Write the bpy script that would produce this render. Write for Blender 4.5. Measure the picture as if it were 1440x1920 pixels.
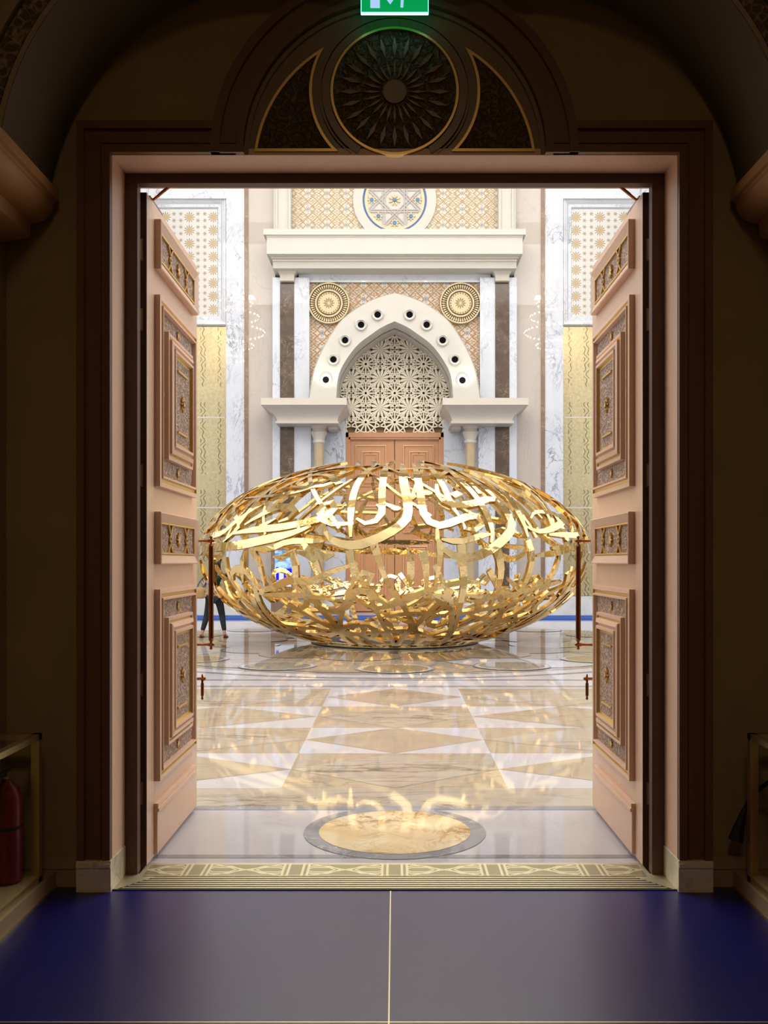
import bpy, math, random
from mathutils import Vector, Matrix
R = math.radians
PI = math.pi
for o in list(bpy.data.objects):
    bpy.data.objects.remove(o)
scn = bpy.context.scene
COL = scn.collection

# ------------------------------------------------------------------ camera
EYE = 1.5
F = 1780.0                      # focal length in pixels of the 1440x1920 frame
CX, CY = 740.0, 1053.0          # principal point (vanishing point of the doorway)
cd = bpy.data.cameras.new('camera')
cam = bpy.data.objects.new('camera', cd)
COL.objects.link(cam)
cam.location = (0, 0, EYE)
cam.rotation_euler = (R(90), 0, 0)
cd.sensor_fit = 'VERTICAL'
cd.sensor_height = 36
cd.sensor_width = 27
cd.lens = F / 1920 * 36
cd.shift_x = -(CX - 720) / 1920
cd.shift_y = (CY - 960) / 1920
cd.clip_end = 200
cd.clip_start = 0.02
scn.camera = cam

# ------------------------------------------------------------------ world, lights, exposure
scn.view_settings.view_transform = 'Standard'
scn.view_settings.look = 'None'
scn.view_settings.gamma = 1
scn.view_settings.exposure = 0.12
scn.view_settings.use_curve_mapping = False
w = bpy.data.worlds.new('world')
scn.world = w
w.use_nodes = True
w.node_tree.nodes['Background'].inputs[0].default_value = (0.9, 0.8, 0.7, 1)
w.node_tree.nodes['Background'].inputs[1].default_value = 0.0


def area(name, loc, sx, sy, power, color, rot=(0, 0, 0)):
    l = bpy.data.lights.new(name, 'AREA')
    l.shape = 'RECTANGLE'
    l.size, l.size_y, l.energy, l.color = sx, sy, power, color
    o = bpy.data.objects.new(name, l)
    COL.objects.link(o)
    o.location, o.rotation_euler = loc, rot
    return o


def spot(name, loc, target, power, color, angle=60, blend=0.6, size=0.15):
    l = bpy.data.lights.new(name, 'SPOT')
    l.energy, l.color, l.spot_size, l.spot_blend, l.shadow_soft_size = power, color, R(angle), blend, size
    o = bpy.data.objects.new(name, l)
    COL.objects.link(o)
    o.location = loc
    o.rotation_euler = (Vector(target) - Vector(loc)).to_track_quat('-Z', 'Y').to_euler()
    return o


HALL = 1.08
# luminous ceiling fields of the great hall
area('hall_ceiling_light', (0, 10.2, 14.9), 17.0, 9.5, 1750 * HALL, (1.0, 0.96, 0.92))
area('hall_ceiling_light', (0, 21.5, 14.9), 17.0, 8.0, 1000 * HALL, (1.0, 0.96, 0.93))
for cx_ in (-7.5, -2.5, 2.5, 7.5):       # small ceiling lights added for sparkles on ribbons and floor
    for cy_ in (7.0, 11.0, 15.0):
        area('hall_sparkle_light', (cx_, cy_, 14.85), 0.8, 0.8, 30 * HALL, (1.0, 0.96, 0.90))
# cool side fill, added in front of the windowless hall walls
area('hall_side_fill', (-10.7, 15, 8.0), 9, 18, 640 * HALL, (0.82, 0.9, 1.0), (0, R(-90), 0))
area('hall_side_fill', (10.7, 15, 8.0), 9, 18, 640 * HALL, (0.82, 0.9, 1.0), (0, R(90), 0))
# spots added above the two portal shelves to brighten the arch
spot('portal_fill_spot', (-1.95, 26.45, 6.35), (-1.6, 26.9, 9.5), 22 * HALL, (1.0, 0.97, 0.9), 120)
spot('portal_fill_spot', (1.95, 26.45, 6.35), (1.6, 26.9, 9.5), 22 * HALL, (1.0, 0.97, 0.9), 120)
# weak warm fill added behind the camera to brighten the foyer
area('foyer_fill_light', (0, -0.8, 5.1), 0.8, 0.8, 27.0, (1.0, 0.72, 0.4))

# ------------------------------------------------------------------ node expressions
class X:
    nt = None

    def __init__(s, v):
        s.v = v

    @staticmethod
    def m(op, *a):
        n = X.nt.nodes.new('ShaderNodeMath')
        n.operation = op
        for i, q in enumerate(a):
            q = q.v if isinstance(q, X) else q
            if isinstance(q, (int, float)):
                n.inputs[i].default_value = q
            else:
                X.nt.links.new(q, n.inputs[i])
        return X(n.outputs[0])

    def __add__(s, o): return X.m('ADD', s, o)
    def __radd__(s, o): return X.m('ADD', o, s)
    def __sub__(s, o): return X.m('SUBTRACT', s, o)
    def __rsub__(s, o): return X.m('SUBTRACT', o, s)
    def __mul__(s, o): return X.m('MULTIPLY', s, o)
    def __rmul__(s, o): return X.m('MULTIPLY', s, o)
    def __truediv__(s, o): return X.m('DIVIDE', s, o)
    def __lt__(s, o): return X.m('LESS_THAN', s, o)
    def __gt__(s, o): return X.m('GREATER_THAN', s, o)


def mx(a, b): return X.m('MAXIMUM', a, b)
def mn(a, b): return X.m('MINIMUM', a, b)
def absx(a): return X.m('ABSOLUTE', a)
def cosx(a): return X.m('COSINE', a)
def wrapc(a, p): return X.m('WRAP', a, p / 2, -p / 2)


def polar(x, y):
    return X.m('SQRT', x * x + y * y), X.m('ARCTAN2', y, x)


def newmat(name):
    m = bpy.data.materials.new(name)
    m.use_nodes = True
    nt = m.node_tree
    X.nt = nt
    return m, nt, nt.nodes['Principled BSDF']


def tc(nt, scale=(1, 1, 1), rot=(0, 0, 0)):
    t = nt.nodes.new('ShaderNodeTexCoord')
    mp = nt.nodes.new('ShaderNodeMapping')
    mp.inputs['Scale'].default_value = scale
    mp.inputs['Rotation'].default_value = rot
    nt.links.new(t.outputs['Object'], mp.inputs[0])
    return mp.outputs[0]


def xyz(nt):
    t = nt.nodes.new('ShaderNodeTexCoord')
    s = nt.nodes.new('ShaderNodeSeparateXYZ')
    nt.links.new(t.outputs['Object'], s.inputs[0])
    return X(s.outputs[0]), X(s.outputs[1]), X(s.outputs[2])


def c4(c): return (c[0], c[1], c[2], 1)


def mixc(nt, fac, a, b):
    n = nt.nodes.new('ShaderNodeMix')
    n.data_type = 'RGBA'
    for i, q in ((0, fac), (6, a), (7, b)):
        q = q.v if isinstance(q, X) else q
        if isinstance(q, tuple):
            n.inputs[i].default_value = c4(q)
        elif isinstance(q, (int, float)):
            n.inputs[i].default_value = q
        else:
            nt.links.new(q, n.inputs[i])
    return n.outputs[2]


def noise(nt, vec, scale, detail=4, dist=0.0, rough=0.5):
    n = nt.nodes.new('ShaderNodeTexNoise')
    n.inputs['Scale'].default_value = scale
    n.inputs['Detail'].default_value = detail
    n.inputs['Distortion'].default_value = dist
    n.inputs['Roughness'].default_value = rough
    nt.links.new(vec, n.inputs['Vector'])
    return X(n.outputs['Fac'])


def ramp(nt, fac, stops):
    n = nt.nodes.new('ShaderNodeValToRGB')
    nt.links.new(fac.v, n.inputs[0])
    e = n.color_ramp.elements
    while len(e) < len(stops):
        e.new(0.5)
    for q, (p, c) in zip(e, stops):
        q.position, q.color = p, c4(c)
    return n.outputs[0]


def bump(nt, b, h, strength=0.3, dist=0.01):
    n = nt.nodes.new('ShaderNodeBump')
    n.inputs['Strength'].default_value = strength
    n.inputs['Distance'].default_value = dist
    nt.links.new(h.v if isinstance(h, X) else h, n.inputs['Height'])
    nt.links.new(n.outputs[0], b.inputs['Normal'])


def setc(nt, b, c):
    if isinstance(c, tuple):
        b.inputs['Base Color'].default_value = c4(c)
    else:
        nt.links.new(c, b.inputs['Base Color'])


KH = 1.0


def ks(c): return tuple(q * KH for q in c)


def plain(name, c, rough=0.5, metal=0.0, var=0.0, vs=3.0, coat=0.0, emis=None, es=0):
    c = ks(c)
    m, nt, b = newmat(name)
    if var:
        n = noise(nt, tc(nt), vs, 5)
        lo = tuple(max(0, q * (1 - var)) for q in c)
        hi = tuple(min(1, q * (1 + var)) for q in c)
        setc(nt, b, ramp(nt, n, [(0.3, lo), (0.7, hi)]))
    else:
        setc(nt, b, c)
    b.inputs['Roughness'].default_value = rough
    b.inputs['Metallic'].default_value = metal
    b.inputs['Coat Weight'].default_value = coat
    if emis:
        b.inputs['Emission Color'].default_value = c4(emis)
        b.inputs['Emission Strength'].default_value = es
    return m


def marble(name, base, cloud, vein, scale=1.0, width=0.02, rough=0.12, stretch=(1, 1, 1), amount=1.0, rot=(0, 0, 0), tiles=None):
    base, cloud, vein = ks(base), ks(cloud), ks(vein)
    m, nt, b = newmat(name)
    v = tc(nt, stretch, rot)
    big = noise(nt, v, 1.1 * scale, 5, 0.6)
    col = ramp(nt, big, [(0.35, base), (0.68, cloud)])
    v1 = noise(nt, v, 0.9 * scale, 7, 1.6, 0.6)
    l1 = 1.0 - mn(absx(v1 - 0.5) / width, 1.0)
    v2 = noise(nt, v, 2.6 * scale, 6, 1.1, 0.6)
    l2 = (1.0 - mn(absx(v2 - 0.47) / (width * 0.8), 1.0)) * 0.6
    msk = noise(nt, v, 0.7 * scale, 2)
    fac = mn(mx(l1, l2) * mx((msk - 0.38) * 5.0, 0.0), 1.0) * amount
    col = mixc(nt, fac, col, vein)
    if tiles:
        x, y, z = xyz(nt)
        g = mn(absx(wrapc(z - tiles[1], tiles[0])) / 0.006, 1.0)
        col = mixc(nt, (1.0 - g) * 0.35, col, (0.35, 0.3, 0.27))
    setc(nt, b, col)
    b.inputs['Roughness'].default_value = rough
    return m


M = {}
KH = 0.68      # white hall stone darkened in colour to balance its brightness against the doors
M['white_marble'] = marble('white_marble', (0.88, 0.92, 1.0), (0.80, 0.86, 0.98), (0.38, 0.40, 0.48), 1.5, 0.018, 0.02, (1, 1, 0.55))
M['white_marble_soft'] = marble('white_marble_soft', (0.90, 0.92, 0.97), (0.82, 0.86, 0.93), (0.5, 0.52, 0.58), 1.2, 0.015, 0.05, amount=0.6)
M['beige_stone'] = marble('beige_stone', (0.70, 0.63, 0.56), (0.66, 0.59, 0.53), (0.58, 0.50, 0.43), 1.0, 0.02, 0.015, (1, 1, 0.4), 0.5, tiles=(1.85, 0.9))
M['brown_marble'] = marble('brown_marble', (0.095, 0.058, 0.034), (0.15, 0.10, 0.06), (0.42, 0.32, 0.2), 3.0, 0.012, 0.10)
M['brown_trim'] = marble('brown_trim', (0.34, 0.22, 0.15), (0.28, 0.18, 0.12), (0.5, 0.38, 0.28), 3.0, 0.02, 0.15)
M['cream'] = plain('cream_stone', (0.80, 0.74, 0.64), 0.45, var=0.03)
M['cream_white'] = plain('cream_white_plaster', (0.76, 0.735, 0.665), 0.5, var=0.02)
M['column_stone'] = plain('honey_column_stone', (0.62, 0.49, 0.30), 0.3, var=0.06)
M['lattice'] = plain('lattice_plaster', (1.25, 1.16, 0.93), 0.5)
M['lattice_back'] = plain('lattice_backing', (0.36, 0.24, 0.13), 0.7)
M['relief_shadow'] = plain('relief_shade_gilding', (0.36, 0.24, 0.10), 0.5)  # shade between the relief petals painted as a darker gilt
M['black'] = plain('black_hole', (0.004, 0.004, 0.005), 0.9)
M['black'].node_tree.nodes['Principled BSDF'].inputs['Specular IOR Level'].default_value = 0.1
M['blue_enamel'] = plain('blue_enamel', (0.03, 0.12, 0.42), 0.3)
M['blue_star'] = plain('blue_star_glaze', (0.05, 0.24, 0.52), 0.3)
M['gold_paint'] = plain('gold_paint', (0.68, 0.53, 0.28), 0.35, 0.5)
M['pale_gold'] = plain('pale_gold_relief', (0.72, 0.60, 0.38), 0.38, 0.35)
M['grey_line'] = plain('grey_strapwork', (0.55, 0.52, 0.5), 0.4)
KH = 1.0
M['carpet_blue'] = plain('blue_carpet', (0.012, 0.07, 0.36), 0.9, var=0.1, vs=30)

# floor stones
KH = 0.64
M['fl_white'] = marble('floor_white_marble', (0.76, 0.73, 0.77), (0.71, 0.69, 0.745), (0.52, 0.48, 0.46), 0.9, 0.012, 0.04, amount=0.5)
M['fl_beige'] = marble('floor_beige_marble', (0.60, 0.50, 0.39), (0.55, 0.45, 0.345), (0.36, 0.27, 0.2), 1.3, 0.02, 0.04, (0.6, 1.6, 1), 0.7)
M['fl_vein'] = marble('floor_veined_marble', (0.64, 0.565, 0.48), (0.58, 0.50, 0.42), (0.30, 0.215, 0.17), 1.2, 0.03, 0.04, (0.45, 2.4, 1), 0.9, (0, 0, 0.25))
M['fl_grey'] = marble('floor_grey_marble', (0.36, 0.36, 0.40), (0.44, 0.44, 0.48), (0.6, 0.6, 0.62), 2.0, 0.02, 0.04)
M['fl_tan'] = marble('floor_tan_marble', (0.50, 0.38, 0.25), (0.42, 0.31, 0.19), (0.28, 0.2, 0.13), 3.0, 0.03, 0.04)
M['fl_green'] = marble('floor_grey_green_marble', (0.44, 0.41, 0.34), (0.38, 0.36, 0.30), (0.3, 0.27, 0.22), 2.0, 0.02, 0.04)
M['onyx'] = marble('golden_onyx', (1.15, 0.97, 0.66), (1.02, 0.78, 0.44), (0.60, 0.33, 0.11), 3.2, 0.05, 0.04)

for q_ in [q_ for q_ in M if q_.startswith('fl_') or q_ == 'onyx']:
    M[q_].node_tree.nodes['Principled BSDF'].inputs['IOR'].default_value = 1.22
# foyer
KH = 1.0
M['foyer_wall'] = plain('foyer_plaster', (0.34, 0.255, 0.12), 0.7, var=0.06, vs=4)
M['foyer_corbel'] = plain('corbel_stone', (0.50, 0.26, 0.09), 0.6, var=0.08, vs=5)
M['arch_soffit_shade'] = plain('arch_soffit_shade', (0.13, 0.10, 0.05), 0.8)  # darker skin under the arch: its shade is put into the colour
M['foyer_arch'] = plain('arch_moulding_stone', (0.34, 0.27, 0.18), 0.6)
M['skirting'] = plain('skirting_stone', (0.36, 0.26, 0.16), 0.5)
M['base_stone'] = marble('baseboard_marble', (0.80, 0.72, 0.55), (0.74, 0.65, 0.5), (0.55, 0.46, 0.34), 3, 0.02, 0.15)


def wood(name, c1, c2, rough=0.35, coat=0.15, axis=2):
    m, nt, b = newmat(name)
    st = [14, 14, 14]
    st[axis] = 0.9
    n = noise(nt, tc(nt, tuple(st)), 3.0, 6, 0.4, 0.6)
    setc(nt, b, ramp(nt, n, [(0.3, c1), (0.7, c2)]))
    b.inputs['Roughness'].default_value = rough
    b.inputs['Coat Weight'].default_value = coat
    b.inputs['Coat Roughness'].default_value = 0.2
    return m


M['door_wood'] = wood('door_wood', (0.72, 0.475, 0.34), (0.76, 0.51, 0.37))
M['jamb_wood_lit'] = wood('jamb_wood_lit', (0.78, 0.52, 0.37), (0.82, 0.56, 0.41), 0.45, 0.0)  # same wood as the doors, lightened: hall light put into its colour
M['stop_wood_shaded'] = wood('stop_wood_shaded', (0.10, 0.045, 0.028), (0.13, 0.06, 0.035), 0.5, 0.0)  # same wood, darkened: shade of the foyer-facing side is in the colour
M['casing_wood_shaded'] = wood('casing_wood_shaded', (0.15, 0.062, 0.025), (0.18, 0.075, 0.032), 0.45, 0.05)  # door wood again, with the foyer shade put into its tone
M['tymp_wood'] = wood('tympanum_wood', (0.20, 0.115, 0.05), (0.24, 0.14, 0.065))
M['far_wood'] = wood('far_door_wood', (0.48, 0.235, 0.105), (0.54, 0.27, 0.125))
M['far_wood_light'] = wood('far_door_moulding', (0.58, 0.34, 0.19), (0.62, 0.37, 0.21))
M['wood_edge_shaded'] = wood('door_edge_wood_shaded', (0.09, 0.04, 0.028), (0.12, 0.055, 0.035), 0.5, 0.0)  # leaf edge facing the foyer, its shade painted into the wood
M['gold_strip'] = plain('gold_leaf_strip', (0.72, 0.47, 0.16), 0.35, 0.7)
M['brass'] = plain('brass', (0.62, 0.50, 0.24), 0.32, 0.9)
M['brass_satin'] = plain('satin_brass', (0.66, 0.60, 0.40), 0.42, 0.85)
M['bronze'] = plain('bronze_handle', (0.17, 0.06, 0.02), 0.25, 0.85)
M['bronze_bright'] = plain('polished_bronze', (0.34, 0.14, 0.05), 0.18, 0.95)
M['groove'] = plain('groove_dark', (0.015, 0.012, 0.01), 0.7)
M['tar'] = plain('black_rubber', (0.012, 0.012, 0.012), 0.6)
M['ext_red'] = plain('extinguisher_red', (0.16, 0.008, 0.012), 0.35, coat=0.1)
M['label_white'] = plain('label_white', (0.6, 0.55, 0.5), 0.6)
M['label_blue'] = plain('label_blue', (0.02, 0.04, 0.2), 0.6)


def carved(name, lo, hi, scale=45):
    m, nt, b = newmat(name)
    v = tc(nt)
    vo = nt.nodes.new('ShaderNodeTexVoronoi')
    vo.feature = 'DISTANCE_TO_EDGE'
    vo.inputs['Scale'].default_value = scale
    nz = nt.nodes.new('ShaderNodeTexNoise')
    nz.inputs['Scale'].default_value = scale * 0.5
    nt.links.new(v, nz.inputs['Vector'])
    add = nt.nodes.new('ShaderNodeMix')
    add.data_type = 'VECTOR'
    add.inputs[0].default_value = 0.06
    nt.links.new(v, add.inputs[4])
    nt.links.new(nz.outputs['Color'], add.inputs[5])
    nt.links.new(add.outputs[1], vo.inputs['Vector'])
    d = mn(X(vo.outputs['Distance']) * 5.0, 1.0)
    setc(nt, b, ramp(nt, d, [(0.1, hi), (0.75, lo)]))
    bump(nt, b, 1.0 - d, 0.9, 0.006)
    b.inputs['Roughness'].default_value = 0.5
    return m


M['carved'] = carved('carved_arabesque_wood', (0.26, 0.16, 0.115), (0.64, 0.45, 0.34), 38)
M['carved_dark'] = carved('dark_carved_wood', (0.05, 0.025, 0.012), (0.16, 0.09, 0.04), 30)
M['carved_arch'] = carved('carved_arch_band', (0.10, 0.07, 0.04), (0.3, 0.22, 0.13), 26)


def star_panel(name, px, pz, bg, big, small, r0=0.12):
    """white ground set with gold stars on a rectangular grid, in X / Z"""
    m, nt, b = newmat(name)
    x, y, z = xyz(nt)
    r, t = polar(wrapc(x, px), wrapc(z, pz))
    s1 = (r < (r0 + 0.045 * cosx(t * 12.0))) * (r > (r0 * 0.75))
    c1 = r < (r0 * 0.72)
    r2, t2 = polar(absx(wrapc(x + px / 2, px)) - 0.10, wrapc(z + pz / 4, pz / 2))
    s2 = r2 < (0.042 + 0.022 * cosx(t2 * 6.0))
    col = mixc(nt, s2, bg, small)
    col = mixc(nt, s1, col, small)
    col = mixc(nt, c1, col, big)
    n = noise(nt, tc(nt), 1.2, 4)
    setc(nt, b, col)
    b.inputs['Roughness'].default_value = 0.2
    bump(nt, b, mx(s1, s2), 0.3, 0.01)
    return m


M['star_panel'] = star_panel('gold_star_mosaic', 0.70, 0.385, (0.56, 0.55, 0.53), (0.42, 0.32, 0.17), (0.30, 0.23, 0.14))


def ornate(name, p, gold1, gold2, white, blue):
    """dense relief ornament, repeating with period p in X and Z"""
    m, nt, b = newmat(name)
    x, y, z = xyz(nt)
    ax = absx(wrapc(x, p))
    az = absx(wrapc(z, p * 0.82))
    d = absx(ax - az)
    r, t = polar(wrapc(x, p), wrapc(z, p * 0.82))
    r2, t2 = polar(wrapc(x + p / 2, p), wrapc(z + p * 0.41, p * 0.82))
    f1 = r < (p * (0.21 + 0.09 * cosx(t * 8.0)))
    f1i = r < (p * (0.10 + 0.05 * cosx(t * 8.0 + 3.14)))
    f2 = r2 < (p * (0.19 + 0.10 * cosx(t2 * 6.0)))
    f2i = r2 < (p * (0.09 + 0.05 * cosx(t2 * 6.0)))
    ban = mn(d, absx(ax + az - p * 0.5)) < (p * 0.035)
    w_ = X.m('SINE', X.m('SINE', x * (30.0 / p)) * 2.2 + z * (46.0 / p)) > 0.35
    col = mixc(nt, w_, white, gold1)
    col = mixc(nt, f1, col, gold2)
    col = mixc(nt, f1i, col, white)
    col = mixc(nt, f2, col, white)
    col = mixc(nt, f2i, col, blue)
    col = mixc(nt, ban, col, gold1)
    setc(nt, b, col)
    bump(nt, b, mx(mx(f1, ban), f2i), 0.6, 0.02)
    b.inputs['Roughness'].default_value = 0.4
    return m


M['ornate_pale'] = ornate('pale_gold_ornament', 0.56, (0.34, 0.25, 0.13), (0.45, 0.35, 0.19), (0.56, 0.52, 0.45), (0.26, 0.26, 0.31))
M['ornate_warm'] = ornate('warm_gold_ornament', 0.60, (0.34, 0.18, 0.06), (0.42, 0.25, 0.10), (0.56, 0.52, 0.47), (0.18, 0.2, 0.27))

# gold mosaic with a vertical line of script-like strokes
m, nt, b = newmat('gold_mosaic')
x, y, z = xyz(nt)
ck = mn(mn(absx(wrapc(x, 0.05)), absx(wrapc(z, 0.05))) / 0.006, 1.0)
nn = noise(nt, tc(nt), 14, 4)
n2 = noise(nt, tc(nt), 0.9, 4)
colr = ramp(nt, nn, [(0.3, (0.42, 0.34, 0.17)), (0.7, (0.60, 0.51, 0.31))])
colr = mixc(nt, mn(n2 * 0.5, 1.0), colr, (0.44, 0.40, 0.26))
colr = mixc(nt, (1.0 - ck) * 0.5, colr, (0.42, 0.34, 0.2))
bandv = mn(absx(absx(x) - 1.10), absx(absx(x) - 1.58) * 1.6) < 0.08
scr = X.m('SINE', X.m('SINE', z * 21.0) * 2.4 + x * 60.0 + X.m('SINE', z * 8.3) * 3.0) > 0.75
fz = absx(wrapc(z, 2.55)) < 1.05
colr = mixc(nt, bandv * scr * fz, colr, (0.14, 0.12, 0.06))
setc(nt, b, colr)
b.inputs['Roughness'].default_value = 0.2
b.inputs['Metallic'].default_value = 0.55
bump(nt, b, nn, 0.25, 0.01)
M['gold_mosaic'] = m

# sculpture gold
m, nt, b = newmat('polished_gold')
setc(nt, b, (0.82, 0.62, 0.29))
b.inputs['Metallic'].default_value = 1
b.inputs['Roughness'].default_value = 0.07
nn = noise(nt, tc(nt), 3.2, 3)
bump(nt, b, nn, 0.35, 0.03)
M['gold'] = m
m, nt, b = newmat('gold_edge')
setc(nt, b, (0.66, 0.44, 0.15))
b.inputs['Metallic'].default_value = 1
b.inputs['Roughness'].default_value = 0.12
M['gold_edge'] = m

# foyer floor: deep blue polished panels
m, nt, b = newmat('blue_floor_panels')
nn = noise(nt, tc(nt), 2.0, 4)
setc(nt, b, ramp(nt, nn, [(0.3, (0.002, 0.003, 0.10)), (0.7, (0.003, 0.005, 0.12))]))
b.inputs['Roughness'].default_value = 0.33
b.inputs['IOR'].default_value = 1.70
M['blue_floor'] = m

# threshold ornament strip
m, nt, b = newmat('etched_brass')
x, y, z = xyz(nt)
wx = wrapc(x, 0.48)
wy = y - 0.09
hexd = mx(absx(wy), (absx(wrapc(wx + 0.12, 0.24)) + absx(wy) - 0.035) * 0.9)
l1 = mn(absx(hexd - 0.055), absx(hexd - 0.032)) < 0.006
l2 = mn(absx(absx(wx) - 0.06), absx(absx(wx) - 0.035)) < 0.006
l3 = absx(absx(wrapc(x + 0.24, 0.48)) * 0.5 - absx(wy)) < 0.006
near = absx(wx) < 0.066
lines = mx(mx(l1, l3) * (1.0 - near), l2 * near)
border = absx(absx(wy) - 0.082) < 0.004
setc(nt, b, mixc(nt, mx(lines, border), (0.34, 0.31, 0.20), (0.72, 0.68, 0.46)))
b.inputs['Metallic'].default_value = 0.8
b.inputs['Roughness'].default_value = 0.4
M['etched'] = m


# ------------------------------------------------------------------ mesh building
class MB:
    def __init__(s):
        s.v, s.f, s.m, s.mats = [], [], [], []

    def mi(s, mat):
        mat = M[mat] if isinstance(mat, str) else mat
        if mat not in s.mats:
            s.mats.append(mat)
        return s.mats.index(mat)

    def add(s, vs, fs, mat):
        k = len(s.v)
        i = s.mi(mat)
        s.v += [tuple(q) for q in vs]
        for f in fs:
            s.f.append([k + q for q in f])
            s.m.append(i)

    def box(s, x0, x1, y0, y1, z0, z1, mat):
        x0, x1 = min(x0, x1), max(x0, x1)
        y0, y1 = min(y0, y1), max(y0, y1)
        z0, z1 = min(z0, z1), max(z0, z1)
        s.add([(x0, y0, z0), (x1, y0, z0), (x1, y1, z0), (x0, y1, z0), (x0, y0, z1), (x1, y0, z1), (x1, y1, z1), (x0, y1, z1)],
              [(0, 3, 2, 1), (4, 5, 6, 7), (0, 1, 5, 4), (1, 2, 6, 5), (2, 3, 7, 6), (3, 0, 4, 7)], mat)

    def prism_y(s, poly, y0, y1, mat, caps=True):
        """closed XZ polygon extruded along Y"""
        n = len(poly)
        vs = [(p[0], y0, p[1]) for p in poly] + [(p[0], y1, p[1]) for p in poly]
        fs = [(i, (i + 1) % n, (i + 1) % n + n, i + n) for i in range(n)]
        if caps:
            fs += [tuple(range(n))[::-1], tuple(range(n, 2 * n))]
        s.add(vs, fs, mat)

    def prism_z(s, poly, z0, z1, mat):
        n = len(poly)
        vs = [(p[0], p[1], z0) for p in poly] + [(p[0], p[1], z1) for p in poly]
        fs = [(i, (i + 1) % n, (i + 1) % n + n, i + n) for i in range(n)]
        fs += [tuple(range(n))[::-1], tuple(range(n, 2 * n))]
        s.add(vs, fs, mat)

    def flat(s, poly, z, mat):
        s.add([(p[0], p[1], z) for p in poly], [tuple(range(len(poly)))], mat)

    def strip_y(s, a, b_, y0, y1, mat):
        """solid band between two XZ polylines of equal length (open ends closed)"""
        n = len(a)
        poly = list(a) + list(b_)[::-1]
        # quads to avoid long concave n-gons
        vs = [(p[0], y0, p[1]) for p in a] + [(p[0], y0, p[1]) for p in b_] + [(p[0], y1, p[1]) for p in a] + [(p[0], y1, p[1]) for p in b_]
        fs = []
        for i in range(n - 1):
            fs.append((i, i + 1, n + i + 1, n + i))
            fs.append((2 * n + i, 3 * n + i, 3 * n + i + 1, 2 * n + i + 1))
            fs.append((i, 2 * n + i, 2 * n + i + 1, i + 1))
            fs.append((n + i, n + i + 1, 3 * n + i + 1, 3 * n + i))
        fs.append((0, n, 3 * n, 2 * n))
        fs.append((n - 1, 3 * n - 1, 4 * n - 1, 2 * n - 1)[::-1])
        s.add(vs, fs, mat)

    def ring(s, c, r0, r1, z0, z1, mat, n=48, axis='z', a0=0, a1=2 * PI):
        """annulus; axis z: c=(x,y) ; axis y: c=(x,z), z0/z1 are y range"""
        full = abs(a1 - a0 - 2 * PI) < 1e-6
        k = n if full else n + 1
        vs = []
        for (r, h) in ((r0, z0), (r1, z0), (r1, z1), (r0, z1)):
            for i in range(k):
                t = a0 + (a1 - a0) * i / n
                p, q = c[0] + r * math.cos(t), c[1] + r * math.sin(t)
                vs.append((p, q, h) if axis == 'z' else (p, h, q))
        fs = []
        for i in range(n):
            j = (i + 1) % k
            for a in range(4):
                b_ = (a + 1) % 4
                fs.append((a * k + i, a * k + j, b_ * k + j, b_ * k + i))
        s.add(vs, fs, mat)

    def disc(s, c, r, z0, z1, mat, n=48, axis='z'):
        pts = [(c[0] + r * math.cos(2 * PI * i / n), c[1] + r * math.sin(2 * PI * i / n)) for i in range(n)]
        (s.prism_z if axis == 'z' else s.prism_y)(pts, z0, z1, mat)

    def lathe(s, prof, c, mat, n=24):
        """prof: (r, z) list, around vertical axis at c=(x,y)"""
        vs = []
        for r, z in prof:
            for i in range(n):
                t = 2 * PI * i / n
                vs.append((c[0] + r * math.cos(t), c[1] + r * math.sin(t), z))
        fs = []
        for a in range(len(prof) - 1):
            for i in range(n):
                j = (i + 1) % n
                fs.append((a * n + i, a * n + j, (a + 1) * n + j, (a + 1) * n + i))
        fs.append(tuple(range(n))[::-1])
        fs.append(tuple(range((len(prof) - 1) * n, len(prof) * n)))
        s.add(vs, fs, mat)

    def tube(s, pts, r, mat, n=10):
        pts = [Vector(p) for p in pts]
        rs = r if isinstance(r, (list, tuple)) else [r] * len(pts)
        vs = []
        prev = None
        for i, p in enumerate(pts):
            d = (pts[min(i + 1, len(pts) - 1)] - pts[max(i - 1, 0)]).normalized()
            if prev is None:
                u = d.cross(Vector((0, 0, 1)))
                if u.length < 0.05:
                    u = d.cross(Vector((1, 0, 0)))
            else:
                u = prev - d * prev.dot(d)
            u.normalize()
            prev = u
            v = d.cross(u)
            for k in range(n):
                t = 2 * PI * k / n
                vs.append(p + (u * math.cos(t) + v * math.sin(t)) * rs[i])
        fs = []
        for a in range(len(pts) - 1):
            for k in range(n):
                j = (k + 1) % n
                fs.append((a * n + k, a * n + j, (a + 1) * n + j, (a + 1) * n + k))
        fs.append(tuple(range(n))[::-1])
        fs.append(tuple(range((len(pts) - 1) * n, len(pts) * n)))
        s.add(vs, fs, mat)

    def ball(s, c, r, mat, n=10, sx=1, sy=1, sz=1):
        vs, fs = [], []
        for a in range(n + 1):
            ph = -PI / 2 + PI * a / n
            for i in range(n * 2):
                t = PI * i / n
                vs.append((c[0] + r * sx * math.cos(ph) * math.cos(t), c[1] + r * sy * math.cos(ph) * math.sin(t), c[2] + r * sz * math.sin(ph)))
        k = n * 2
        for a in range(n):
            for i in range(k):
                j = (i + 1) % k
                fs.append((a * k + i, a * k + j, (a + 1) * k + j, (a + 1) * k + i))
        s.add(vs, fs, mat)

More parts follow.
